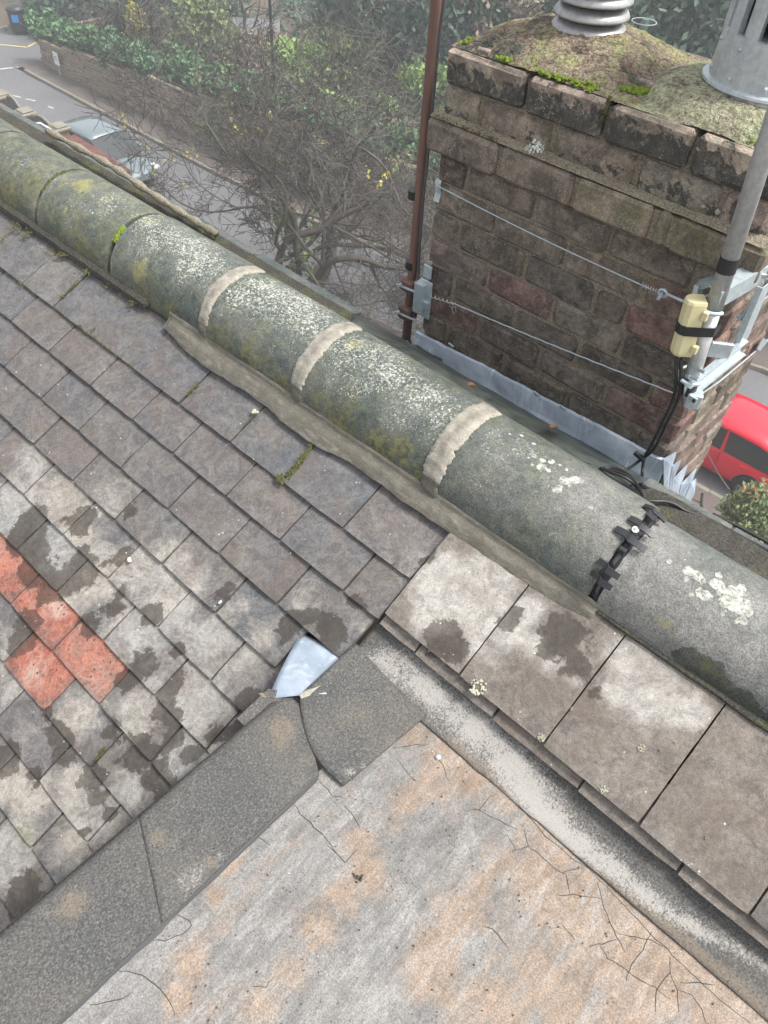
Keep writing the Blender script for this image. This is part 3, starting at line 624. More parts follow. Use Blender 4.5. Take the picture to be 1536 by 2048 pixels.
# ------------------------------------------------------------------ cars
def make_car(name, label, loc, rz, paint, L=3.85, W=1.68, H=1.48, front=1):
    root = empty(name, loc, label, 'car', rz=rz)
    # stations along the length (front is +x)
    st = [(-L / 2, 0.45, 0.72, 0.92, 0.80), (-L / 2 + 0.1, 0.28, 0.9, 1.0, 0.94), (-L / 2 + 0.45, 0.22, 0.95, 1.0, 1.0), (-L * 0.2, 0.2, 0.95, 1.0, 1.0), (0.1, 0.2, 0.94, 1.0, 1.0), (L * 0.24, 0.2, 0.9, 1.0, 1.0), (L / 2 - 0.45, 0.22, 0.8, 0.98, 0.95), (L / 2 - 0.1, 0.28, 0.68, 0.85, 0.85), (L / 2, 0.42, 0.56, 0.7, 0.72)]
    P = []
    for (x, zb, zt, wl, wt_) in st:
        w = W / 2 * wl; row = []
        for (fy, fz) in ((-0.9, 0), (-1, 0.18), (-1.0, 0.6), (-0.93, 1.0), (-0.5, 1.03), (0, 1.05), (0.5, 1.03), (0.93, 1.0), (1.0, 0.6), (1, 0.18), (0.9, 0)):
            row.append(Vector((x, fy * w * (wt_ if fz > 0.9 else 1) ** 0.5, zb + (zt - zb) * fz)))
        P.append(row)
    b = MB(); b.grid(P); b.f.append(tuple(range(11))); b.m.append(0); nb = len(P) * 11; b.f.append(tuple(range(nb - 11, nb))[::-1]); b.m.append(0)
    o = sub(b, 'body', paint, root, local=True, smooth=True); fix_normals(o); md = o.modifiers.new('s', 'SUBSURF'); md.levels = md.render_levels = 2
    # cabin: glass tub and painted roof
    zr = H; cab = [(-L * 0.47, 0.95, 0.74), (-L * 0.40, zr - 0.12, 0.66), (-L * 0.25, zr - 0.01, 0.66), (0.0, zr, 0.67), (L * 0.08, zr - 0.03, 0.66), (L * 0.27, 0.93, 0.76)]
    g = MB(); GP = []
    for (x, z, w) in cab:
        zt = z - 0.03; wl = W / 2 * 0.93; GP.append([Vector((x * 1.0, -wl, 0.88)), Vector((x, -w * W / 1.7, max(zt, 0.9))), Vector((x, 0, max(zt, 0.9) + 0.02)), Vector((x, w * W / 1.7, max(zt, 0.9))), Vector((x, wl, 0.88))])
    g.grid(GP); o = sub(g, 'windows', M['glass'], root, local=True); fix_normals(o)
    rf = MB(); RP = []
    for (x, z, w) in [(-L * 0.43, zr - 0.2, 0.66), (-L * 0.40, zr - 0.09, 0.66), (-L * 0.25, zr + 0.01, 0.66), (-L * .1, zr + 0.025, 0.67), (0.0, zr + 0.015, 0.67), (L * 0.085, zr - 0.03, 0.655)]:
        w = w * W / 1.7
        RP.append([Vector((x, -w - 0.03, z - 0.1)), Vector((x, -w + 0.02, z - 0.02)), Vector((x, -w * .6, z + 0.012)), Vector((x, 0, z + 0.02)), Vector((x, w * .6, z + 0.012)), Vector((x, w - 0.02, z - 0.02)), Vector((x, w + 0.03, z - 0.1))])
    rf.slab(RP, (0, 0, 1), 0.02); o = sub(rf, 'roof', paint, root, local=True, smooth=True)
    # pillars
    for s_ in (-1, 1):
        for (xa, xb) in ((-L * 0.47, -L * 0.41), (-L * 0.10, -L * 0.08), (L * 0.29, L * 0.085)):
            p = MB(); wl = W / 2 * 0.945; wr = 0.70 * W / 1.7
            wd = 0.2 if xa < -L * 0.3 else 0.05
            p.grid([[Vector((xa, s_ * wl, 0.87)), Vector((xa + wd * 1.7, s_ * wl, 0.87))], [Vector((xb, s_ * wr, zr - 0.11)), Vector((xb + wd, s_ * wr, zr - 0.11))]]); sub(p, 'pillar', paint, root, local=True)
        d = MB(); d.bbox((-L * 0.24, s_ * (W / 2 + 0.005), 0.8), (0.16, 0.03, 0.03), 0.008); sub(d, 'door_handle', paint, root, local=True)
        dl = MB()
        for xx in (-L * 0.09, L * 0.2): dl.box((xx, s_ * (W / 2 - 0.005), 0.58), (0.008, 0.02, 0.55))
        sub(dl, 'door_gap', M['black'], root, local=True)
        for xw in (-L * 0.31, L * 0.33):
            arch = MB(); rt = Matrix.Rotation(PI / 2, 3, 'X'); arch.lathe([(0.36, -0.03), (0.36, 0.01)], (xw, s_ * (W / 2 - 0.03), 0.31), 24, rt)
            sub(arch, 'wheel_arch', M['black'], root, local=True)
            wh = MB(); wh.lathe([(0.2, -0.08), (0.29, -0.09), (0.305, -0.06), (0.305, 0.06), (0.29, 0.09), (0.2, 0.08)], (xw, s_ * (W / 2 - 0.07), 0.305), 24, rt); wo_ = sub(wh, 'wheel', M['tyre'], root, local=True)
            rm = MB(); yy = s_ * (W / 2 + 0.022)
            rm.lathe([(0.19, -0.005), (0.19, 0.005), (0.175, 0.008)], (xw, yy - s_ * 0.01, 0.305), 20, rt)
            o = sub(rm, 'rim', M['glass'], wo_, local=True)
            sp = MB()
            for k in range(5):
                an = k * 2 * PI / 5; sp.box((xw + 0.09 * math.cos(an), yy + s_ * 0.006, 0.305 + 0.09 * math.sin(an)), (0.18, 0.016, 0.035), Matrix.Rotation(-an, 3, 'Y'))
            sub(sp, 'spokes', M['rim'], wo_, local=True)
        t = MB(); t.bbox((-L / 2 + 0.1, s_ * (W / 2 - 0.14), 0.86), (0.16, 0.2, 0.26), 0.03); sub(t, 'tail_light', M['lampr'], root, local=True)
        t = MB(); t.bbox((L / 2 - 0.2, s_ * (W / 2 - 0.2), 0.66), (0.34, 0.24, 0.14), 0.04); sub(t, 'headlight', M['lampw'], root, local=True)
        t = MB(); t.bbox((L * 0.19, s_ * (W / 2 + 0.07), 0.98), (0.14, 0.18, 0.13), 0.03); sub(t, 'door_mirror', paint, root, local=True)
    t = MB(); t.box((-L / 2 - 0.004, 0, 0.62), (0.02, 0.5, 0.11)); sub(t, 'number_plate', M['yline'], root, local=True)
    return root
make_car('parked_car', 'bright red hatchback parked along the kerb beside the chimney corner', (-3.18, 15.92, 0.01), PI, M['red'])
make_car('parked_car', 'pale blue grey hatchback parked behind the red topped garden wall', (-25.6, 13.78, 0.01), 0.03, M['bluegrey'], L=4.1, W=1.72)
make_car('parked_car', 'dark car half hidden at the far top corner by the hedge', (-50.5, 25.5, 0.1), 1.4, M['navy'], L=4.3)

# ------------------------------------------------------------------ garden walls, piers and fence on the near side
def pier(u, v, y, label):
    t = at_y(u, v, y); r = empty('gate_pier', (t.x, t.y, 0), label, 'gate pier', 'stone piers along the garden fence')
    b = MB(); b.bbox((t.x, y, (t.z - 0.1) / 2), (0.42, 0.42, t.z - 0.1), 0.02); sub(b, 'shaft', M['pier'], r)
    b = MB(); b.bbox((t.x, y, t.z - 0.05), (0.6, 0.6, 0.1), 0.03, jit=.006); b.bbox((t.x, y, t.z + 0.03), (0.46, 0.46, 0.07), 0.03); sub(b, 'cap', M['kerb'], r); return t
p1 = pier(50, 222, 12.4, 'sandstone gate pier with a flat cap between two arched fence panels')
p2 = pier(118, 252, 12.4, 'low lichened pier beside the blue grey car')
p0 = pier(1, 188, 12.4, 'pier cap at the very edge of the picture beyond the first arched panel')
def arch_panel(a, b, label):
    r = empty('fence_panel', ((a.x + b.x) / 2, 12.4, 0), label, 'fence panel', 'arch topped trellis panels between the piers'); L = b.x - a.x - 0.45; x0 = a.x + 0.22; zt = a.z - 0.35; n = 14
    for k in range(n):
        m_ = MB(); x = x0 + L * (k + 0.5) / n; h = zt + 0.45 * math.sin(PI * (k + 0.5) / n) ** 0.7; m_.box((x, 12.4, h / 2 + 0.1), (L / n - 0.03, 0.03, h - 0.2)); sub(m_, 'slat', M['wood'], r)
    m_ = MB(); m_.tube([Vector((x0 + L * k / 12, 12.4, zt + 0.45 * math.sin(PI * k / 12) ** 0.7 + 0.03)) for k in range(13)], 0.045, 6); sub(m_, 'top_rail', M['kerb'], r)
arch_panel(p0, p1, 'arched grey trellis panel left of the sandstone pier'); arch_panel(p1, p2, 'arched grey trellis panel right of the sandstone pier')
gf = empty('side_fence', (p1.x, 12, 0), 'grey board side fence with pale rails running toward the house', 'fence')
for (A, B) in ((at_y(40, 254, 11.6), at_y(78, 246, 11.95)), (at_y(80, 246, 11.95), at_y(106, 262, 11.75)), (at_y(102, 266, 11.5), at_y(134, 286, 11.3))):
    m_ = MB(); m_.tube([A, B], 0.035, 6); sub(m_, 'rail', M['white'], gf)
    n = 7
    for k in range(n):
        p = A.lerp(B, (k + .5) / n); m_ = MB(); m_.box((p.x, p.y, p.z / 2), ((B - A).length / n - 0.02, 0.03, p.z - 0.05), Matrix.Rotation(math.atan2(B.y - A.y, B.x - A.x), 3, 'Z')); sub(m_, 'board', M['wood'], gf)
A, B = at_y(139, 274, 12.6), at_y(250, 346, 12.4)
gw = empty('garden_wall', ((A.x + B.x) / 2, 12.5, 0), 'garden wall with red brick coping in front of the blue grey car', 'wall')
m_ = MB(); n = 20
rotz = Matrix.Rotation(math.atan2(B.y - A.y, B.x - A.x), 3, 'Z')
L_ = (B - A).length; C_ = (A + B) / 2; hgt = min(A.z, B.z)
ey = MB(); wl_ = (Vector((A.x, A.y)) - Vector((B.x, B.y))).length; ey.box((C_.x, C_.y, hgt / 2 - 0.1), (wl_, 0.3, hgt - 0.2), rotz); sub(ey, 'wall_body', M['stone'], gw)
for k in range(n):
    p = A.lerp(B, (k + .5) / n); z = p.z
    m_ = MB(); m_.bbox((p.x, p.y, (hgt - 0.2 + z) / 2 + 0.02), (L_ / n - 0.02, 0.42, max(0.12, z - hgt + 0.28)), 0.02, rotz, jit=.008); sub(m_, 'coping_brick', M['redbrick'], gw)
g2 = empty('slatted_screen', tuple(at_y(260, 350, 12.0)), 'pale slatted screen below the front of the blue grey car', 'fence')
for k in range(5):
    a, b = at_y(206 + k * 4, 334 + k * 6, 11.7), at_y(262 + k * 4, 352 + k * 7, 11.7); m_ = MB(); m_.box((a + b) / 2, ((b - a).length, 0.03, 0.08), Matrix.Rotation(-math.atan2(b.z - a.z, b.x - a.x), 3, 'Y')); sub(m_, 'slat', M['wood'], g2)

# ------------------------------------------------------------------ planting
def leaves(mb_v, mb_f, cx, cy, cz, rx, ry, rz, n, size, R, clumps=40, shell=0.55):
    cl = []
    for _ in range(clumps):
        d = R.normal(size=3); d /= np.linalg.norm(d); k = shell + (1 - shell) * R.random(); cl.append(d * k)
    cl = np.array(cl); idx = R.integers(0, clumps, n); off = R.normal(size=(n, 3)) * 0.16
    P = (cl[idx] + off) * np.array([rx, ry, rz]) + np.array([cx, cy, cz])
    a = R.normal(size=(n, 3)); a /= np.linalg.norm(a, axis=1)[:, None]; b = np.cross(a, R.normal(size=(n, 3))); b /= np.linalg.norm(b, axis=1)[:, None]
    s = size * 1.25 * (0.5 + 1.0 * R.random(n))[:, None]
    v = np.stack([P - a * s, P + b * s * 0.55, P + a * s, P - b * s * 0.55], 1).reshape(-1, 3)
    mb_v.append(v); return n
def leaf_object(name, chunks, mat, parent=None, kind=None):
    v = np.concatenate(chunks); n = len(v) // 4; me = bpy.data.meshes.new(name); me.vertices.add(len(v)); me.vertices.foreach_set('co', v.astype(np.float32).ravel())
    me.loops.add(n * 4); me.loops.foreach_set('vertex_index', np.arange(n * 4, dtype=np.int32)); me.polygons.add(n); me.polygons.foreach_set('loop_start', np.arange(0, n * 4, 4, dtype=np.int32)); me.polygons.foreach_set('loop_total', np.full(n, 4, dtype=np.int32))
    me.materials.append(mat); me.update(); me.validate(); o = bpy.data.objects.new(name, me); link(o, parent); tag(o, kind=kind); return o

MINR = 0.0068
def branch(mb, p, d, L, r, depth, R, curl=0.35, kids=(3, 4), twigs=None, up=0.15, mind=0, shrink=0.7):
    n = max(4, int(L / 0.22)); pts = [p.copy()]; rad = [r]; dd = d.normalized(); wob = Vector((R.gauss(0, 1), R.gauss(0, 1), R.gauss(0, 1)))
    for i in range(n):
        wob = wob * 0.45 + Vector((R.gauss(0, 1), R.gauss(0, 1), R.gauss(0, 1))) * 0.8
        dd = (dd + wob * curl * 0.28 + Vector((0, 0, up * 0.25))).normalized(); p = p + dd * (L / n); pts.append(p.copy()); rad.append(r * (1 - 0.6 * (i + 1) / n))
    rad = [max(q_, MINR) for q_ in rad]
    tgt = mb if r > 0.022 or twigs is None else twigs
    tgt.tube(pts, rad, 6 if r > 0.05 else 3 if r < 0.015 else 4, cap=False)
    if depth <= 0: return
    k = R.randint(*kids)
    for j in range(k):
        f = 0.35 + 0.65 * (j + R.random()) / k; i = min(n - 1, int(f * n)); q = pts[i]; t = (pts[min(i + 1, n)] - pts[max(i - 1, 0)]).normalized()
        side = Vector((R.gauss(0, 1), R.gauss(0, 1), R.gauss(0, 1))); side = (side - t * side.dot(t)).normalized()
        nd = (t * 0.6 + side * 0.85).normalized(); branch(mb, q, nd, L * shrink * R.uniform(0.75, 1.15), rad[i] * 0.62, depth - 1, R, curl, kids, twigs, up, shrink=shrink)

def bare_tree(name, label, base, stems, depth, seed, group=None, L=2.4, r=0.09, curl=0.4, cat='tree', spread=0.55, kids=(3, 4), up=0.15, aim=None, shrink=0.7):
    R = random.Random(seed); root = empty(name, tuple(base), label, cat, group); tr = MB(); tw = MB()
    for k in range(stems):
        a = 2 * PI * k / stems + R.uniform(-.4, .4); d = Vector((math.cos(a) * spread, math.sin(a) * spread, 1))
        if aim is not None and k < len(aim): d = Vector(aim[k])
        b = MB(); st = Vector(base) + Vector((math.cos(a), math.sin(a), 0)) * 0.12 * (stems > 1)
        branch(b, st, d, L * R.uniform(.85, 1.2), r * R.uniform(.7, 1.1), depth, R, curl, kids, tw, up, shrink=shrink); sub(b, 'limb', M['bark'], root, smooth=True)
    if tw.v: sub(tw, 'crown', M['twig'], root, kind='stuff')
    return root

TB = Vector((-13.9, 12.0, 0.0))
aims = [(-.28, .05, 1), (-.1, .3, 1.0), (.05, .15, 1.0), (.45, .2, .95), (-.42, -.1, .85), (.2, -.3, 1), (.6, -.1, .7), (-.15, -.1, 1.1), (-.6, .3, .9)]
bare_tree('bare_tree', 'bare twisting multi-stemmed garden tree with a few yellow catkins', TB, 7, 5, 11, L=5.3, r=0.13, curl=0.55, aim=aims, kids=(4, 5), up=0.10, shrink=0.59)
Rg = np.random.default_rng(5)
# catkins / last yellow leaves, and ivy on the stems
ch = []
for (u, v) in ((488, 262), (520, 262), (470, 255), (246, 230), (250, 250), (380, 310), (345, 315), (372, 372), (390, 300), (540, 235), (770, 355), (310, 350), (295, 300), (760, 375), (735, 345), (305, 335), (330, 330), (560, 320), (640, 285)):
    p = at_y(u, v, 11.6 + U(-.5, .5)); leaves(ch, None, p.x, p.y, p.z, 0.08, 0.08, 0.14, 16, 0.028, Rg, 4)
o = leaf_object('yellow_leaves', ch, M['leaf_yellow'], bpy.data.objects['bare_tree'])
ch = []
for k in range(60):
    p = TB + Vector((U(-.5, .8), U(-.3, .3), U(0.2, 3.6))); leaves(ch, None, p.x, p.y, p.z, 0.22, 0.22, 0.3, 26, 0.05, Rg, 4)
leaf_object('ivy_leaves', ch, M['leaf_olive'], bpy.data.objects['bare_tree'])

def bush(label, u, v, y, rx, ry, rz, mat, n=6000, size=0.09, name='evergreen_bush', cat='bush', group=None, clumps=45, zb=None, stem=True):
    c = at_y(u, v, y); root = empty(name, (c.x, c.y, 0), label, cat, group)
    ch = []; leaves(ch, None, c.x, c.y, c.z, rx, ry, rz, n, size, Rg, clumps); leaf_object('foliage', ch, M[mat], root)
    if stem:
        R = random.Random(int(u * 7 + v)); b = MB()
        for k in range(5): branch(b, Vector((c.x + R.uniform(-.3, .3) * rx * .4, c.y, 0)), Vector((R.uniform(-.5, .5), R.uniform(-.3, .3), 1)), max(1.0, c.z + rz * .5), 0.07, 1, R, .25, (2, 3))
        sub(b, 'stem', M['bark'], root)
    return root
NB = 'evergreens massed behind the stone wall'
bush('tall dark yew mass above the wall corner with the white sign', 150, 45, 21.5, 3.0, 2.2, 2.6, 'leaf_dark', 16000, .11, clumps=90)
bush('dark evergreen crown left of the yellow shrub', 225, 35, 22.5, 2.4, 2.0, 2.5, 'leaf_dark', 12000, .11, clumps=80)
bush('mid green evergreen crown right of the yellow shrub', 330, 20, 22.5, 2.2, 1.9, 2.2, 'leaf_dark', 10000, .11, clumps=70)
bush('olive green bramble mound in front of the grey far road', 400, 70, 21.5, 1.8, 1.4, 1.4, 'leaf_olive', 5000, .09, clumps=45)
bush('small clump of yellow leaves among the dark evergreens', 270, 42, 20.0, 0.5, 0.4, 0.62, 'leaf_yellow', 1500, .075, name='yellow_shrub', clumps=24, stem=False)
bush('dark evergreen left of the black lamp column', 440, 45, 26, 1.6, 1.4, 1.5, 'leaf_dark', 5000, .1)
bush('large dark evergreen between the lamp column and the rusty pole', 760, 35, 25, 2.6, 2.0, 2.2, 'leaf_dark', 12000, .11, clumps=70)
bush('lime green undergrowth below the dark evergreen by the rusty pole', 770, 235, 21.4, 1.5, .9, .75, 'leaf_bright', 5000, .08)
bush('loose olive undergrowth right behind the bare tree', 700, 150, 22.5, 2.4, 1.3, 1.1, 'leaf_olive', 7000, .08)
bush('bright green bramble patch behind the bare tree stems', 600, 130, 21.5, 1.6, 1.0, .8, 'leaf_bright', 3000, .08)
bush('brown dead bracken behind the lamp column', 520, 120, 22.5, 2.0, 1.3, 1.0, 'leaf_brown', 5000, .07)
bush('dark green evergreen directly right of the rusty pole', 900, 60, 24.0, 2.2, 1.6, 2.6, 'leaf_dark', 11000, .11, clumps=70)
bush('green undergrowth between the rusty pole and the brick chimney', 868, 190, 22.5, 1.2, .9, 1.3, 'leaf_bright', 4000, .08)
bush('dark evergreen behind the ribbed cowl', 1050, 10, 27, 2.6, 2, 2.2, 'leaf_dark', 10000, .11, clumps=70)
bush('deep green thicket between the two cowls', 1370, 120, 24, 2.2, 1.8, 2.3, 'leaf_dark', 11000, .1, clumps=70)
bush('olive thicket at the top behind the two cowls', 1310, 20, 28, 3.0, 2, 2.0, 'leaf_olive', 8000, .1, clumps=60)
bush('brown dead undergrowth left of the two cowls gap', 1000, 30, 24, 1.6, 1, 1.6, 'leaf_brown', 4000, .08)
bush('dark hedge in the corner by the far parked car', 110, 12, 27, 2.2, 2, 2.0, 'leaf_dark', 7000, .11)
bush('brown verge scrub behind the litter bin', 20, 20, 24.5, 2.6, 1.2, .7, 'leaf_brown', 5000, .09, stem=False)
# the ivy hanging over the wall
ivy = empty('ivy_hedge', (-30, 18.2, 1.5), 'thick green ivy hedge spilling over the top of the stone wall', 'hedge'); ch = []
for i in range(150):
    t = i / 149; x = -36.9 + 22.5 * t; y = lin(WALLF, x) + U(0.1, 1.1); leaves(ch, None, x, y, wall_top(x) + U(0.0, 0.75) * (1 - .4 * t) , 0.45, 0.4, 0.38, 190, 0.075, Rg, 8)
leaf_object('ivy_leaves', ch, M['leaf_ivy'], ivy)
br_ = empty('bramble_hedge', (-14, 19, 1), 'tangled olive and lime brambles smothering the wall behind the bare tree', 'hedge'); ch = []; c2 = []; c3 = []
for i in range(420):
    x = -25.5 + 29 * (i / 420) ** 1.0 + U(-.3, .3); y = lin(WALLF, x) + U(-.35, 2.4); z = U(0.5, 2.2) + .3 * fbm(x * .6, y * .6) + (0.5 if y > lin(WALLF, x) + .5 else 0)
    q = (ch, c2, c3)[0 if U(0, 1) < .45 else 1 if U(0, 1) < .45 else 2]; leaves(q, None, x, y, z, 0.6, 0.5, 0.5, 90, 0.065, Rg, 7)
leaf_object('olive_leaves', ch, M['leaf_olive'], br_); leaf_object('lime_leaves', c2, M['leaf_bright'], br_); leaf_object('dead_leaves', c3, M['leaf_brown'], br_)
tb = MB(); R_ = random.Random(77)
for i in range(150):
    x = -26 + 30 * R_.random(); branch(tb, Vector((x, lin(WALLF, x) + R_.uniform(-.3, 2), R_.uniform(.2, 1.2))), Vector((R_.gauss(0, .6), R_.gauss(-.2, .4), 1)), R_.uniform(1.2, 2.6), .02, 2, R_, .7, (2, 4), None, 0.0)
sub(tb, 'bramble_stems', M['twig'], br_, kind='stuff')
# far undergrowth as one mass
ch = []
for i in range(520):
    x = U(-48, 14); y = U(21, 44) + (6 if x > -6 else 0); leaves(ch, None, x, y, U(.2, 1.1), 0.9, 0.9, 0.6, 60, 0.09, Rg, 6)
leaf_object('undergrowth', ch, M['leaf_brown'], None, 'stuff')
ch = []
for i in range(620):
    x = U(-46, 14); y = U(25, 48); leaves(ch, None, x, y, U(.3, 2.6), 0.9, 0.9, 0.9, 90, 0.1, Rg, 6)
leaf_object('thicket', ch, M['leaf_dark'], None, 'stuff')
ch = []
for i in range(160):
    x = U(-30, 10); y = U(22, 40); leaves(ch, None, x, y, U(.3, 1.6), 0.8, 0.8, 0.7, 80, 0.09, Rg, 6)
leaf_object('green_undergrowth', ch, M['leaf_olive'], None, 'stuff')
tm = MB(); tm.grid([[Vector((x, y, 0.6 + .5 * fbm(x * .2, y * .2) + max(0, y - 26) * .12)) for x in range(-60, 40, 2)] for y in range(23, 90, 2)]); tag(tm.build('terrain', M['soil']), kind='structure')
ground_sheet('back_road', [tuple(at_z(462, 66, 2.2).xy), tuple(at_z(560, 74, 2.2).xy)], [tuple(at_z(466, 34, 2.2).xy), tuple(at_z(560, 40, 2.2).xy)], 2.2, M['road'])
bt = [('slender grey bare tree with forked pale limbs behind the main tree', 665, 130, 21.5, 3.2, .07), ('thick bare trunk left of the black lamp column', 507, 95, 23.5, 4.0, .14),
      ('pale arching bare limbs in front of the yellow shrub', 320, 110, 19.6, 2.3, .06), ('thin grey saplings in front of the dark yew', 185, 90, 19.4, 2.0, .045),
      ('bare sapling right of the bramble mound', 430, 120, 20.5, 2.3, .05), ('bare whippy tree left of the rusty pole', 790, 150, 21.8, 2.6, .06), ('bare tree behind the gap between rusty pole and chimney', 960, 40, 24, 2.8, .06),
      ('spindly bare tree between the two cowls', 1400, 110, 22.8, 2.2, .05), ('thin bare tree directly right of the ribbed cowl', 1290, 100, 23, 2.2, .05), ('bare brushy tree low beside the main tree trunk', 730, 300, 19.8, 2.0, .05)]
for i, (lb, u, v, y, L, r) in enumerate(bt):
    c = at_y(u, v, y); bare_tree('bare_sapling' if r < .1 else 'bare_trunk_tree', lb, (c.x, c.y, 0.3), 3 if r < .1 else 1, 4 if r<.1 else 3, 31 + i, L=max(L, (c.z) * 0.62), r=r, curl=.4, spread=.4, kids=(3, 4), shrink=.66)
bush('green shrub with small orange flowers in front of the red car', 1500, 1045, 12.3, 0.62, 0.5, 0.75, 'leaf_olive', 7000, .035, name='garden_shrub', clumps=60)
ch = []
for (u, v) in ((1488, 977), (1510, 979), (1470, 1003), (1472, 1012), (1497, 985), (1515, 990)):
    p = at_y(u, v, 12.2); leaves(ch, None, p.x, p.y, p.z, .03, .03, .03, 12, 0.028, Rg, 3)
o = leaf_object('flowers', ch, plain('orange_petals', (0.6, 0.28, 0.12), 0.7), bpy.data.objects['garden_shrub'])
post = at_y(1290, 80, 21.5); r = empty('garden_post', (post.x, post.y, 0), 'short green post with a wire ring between the two cowls', 'post')
m_ = MB(); m_.tube([Vector((post.x, post.y, 0)), at_y(1292, 38, 21.5)], .09, 8); sub(m_, 'post', M['leaf_dark'], r)
m_ = MB(); q = at_y(1288, 45, 21.5); m_.tube([q + Vector((.32 * math.cos(t * PI / 8), .32 * math.sin(t * PI / 8), 0.02)) for t in range(17)], .015, 4, cap=False); sub(m_, 'wire_ring', M['cowlp'], r)
# ================================================================== the house and its roof
house = empty('house', (0, 1.2, 0), 'stone house whose weathered tiled roof fills the foreground below the ridge', 'house')
WET = Field(lambda u, v: slope_of(u, v), [(60, 1047, 30), (40, 1075, 28), (65, 1102, 22), (68, 1140, 28), (104, 1172, 26), (160, 1040, 24), (162, 1107, 11), (240, 1112, 16), (156, 1140, 30), (247, 1168, 12), (258, 1022, 17, .75),
    (52, 1250, 26), (40, 1290, 20), (235, 1207, 13), (177, 1247, 22), (300, 1226, 20), (286, 1330, 30, .8), (349, 1361, 18), (356, 1300, 14), (247, 1361, 20), (320, 1414, 20), (344, 1434, 18), (338, 1486, 20), (221, 1460, 18), (130, 1470, 14), (104, 1460, 18), (90, 1430, 12), (273, 1507, 26), (312, 1551, 26), (345, 1570, 16), (125, 1507, 22), (187, 1551, 24), (65, 1551, 14), (378, 1507, 14), (290, 1480, 14),
    (195, 1591, 18), (216, 1625, 14), (325, 1604, 18), (65, 1565, 12), (84, 1599, 10), (156, 1670, 8), (40, 1790, 34), (26, 1838, 20), (10, 1520, 26), (5, 1500, 18),
    (700, 1208, 15), (720, 1220, 10), (647, 1243, 19), (662, 1275, 24), (770, 1135, 11), (582, 1247, 22), (570, 1290, 14), (546, 1221, 11), (456, 1182, 18, .8), (436, 1195, 12, .8), (590, 1215, 8), (632, 1225, 12),
    (495, 1398, 18), (487, 1434, 18), (467, 1416, 12), (425, 1473, 19), (478, 1455, 14), (352, 1427, 8),
    (888, 1282, 33), (905, 1300, 26), (875, 1270, 22), (1018, 1243, 17), (1030, 1225, 12), (1120, 1270, 44, .85), (1150, 1330, 30, .8), (858, 1120, 10), (868, 1105, 8),
    (1190, 1390, 18, .8), (945, 1340, 12, .6)])
PALE = Field(slope_of, [(30, 1000, 55, .9), (120, 1000, 50, .8), (60, 920, 45, .8), (160, 960, 45, .45), (225, 1000, 45, .7), (150, 1070, 55, .9), (190, 1140, 50, 1), (110, 1100, 30, 1), (110, 1215, 32, 1), (260, 1130, 50, .9), (340, 1120, 45, 1.0), (380, 1170, 40, 1.0), (470, 1080, 45, .4), (520, 1060, 40, .35), (410, 1280, 55, .9), (340, 1220, 50, .9), (470, 1210, 40, .6), (430, 1350, 50, .7), (520, 1280, 45, .8), (600, 1200, 50, .6), (480, 1330, 45, .6), (720, 1250, 16, .8), (270, 1260, 50, .7), (380, 1400, 45, .9), (290, 1400, 40, .8), (270, 1430, 45, 1), (150, 1430, 50, 1), (60, 1350, 40, .8), (20, 1280, 40, .7), (60, 1470, 40, .5), (20, 1570, 40, 1), (60, 1600, 35, 1), (140, 1580, 45, .7), (250, 1580, 45, .6), (350, 1520, 35, 1.1), (20, 1700, 45, 1.1), (150, 1680, 50, .9), (210, 1660, 30, 1), (440, 1520, 30, 1.1), (25, 1770, 25, .6),
    (900, 1180, 70, 1.2), (960, 1170, 60, 1.2), (975, 1225, 50, 1.1), (860, 1230, 40, .9), (950, 1290, 25, .8), (1055, 1222, 26, 1.2), (1020, 1265, 34, 1.1), (1065, 1290, 24, 1.0), (1100, 1330, 22, .85), (1150, 1360, 18, .7), (985, 1310, 30, .55), (1262, 1330, 45, 1.4), (1300, 1375, 55, 1.5), (1350, 1405, 42, 1.4), (1240, 1375, 34, 1.3), (1395, 1432, 24, 1.2), (1290, 1415, 24, 1.1), (820, 1130, 40, .5), (650, 1090, 30, .3)])
ALG = Field(slope_of, [(480, 1480, 22, .8), (470, 1500, 16, .9), (230, 1640, 20, .8), (30, 1680, 30, .9), (60, 1760, 20, .7), (110, 1500, 15, .8), (5, 1540, 14, .8), (200, 1510, 10, 1), (745, 1245, 10, .9)])
WET.b = [(a, b, r * 1.14, k) for a, b, r, k in WET.b]
TILT = 0.0135 / 0.12
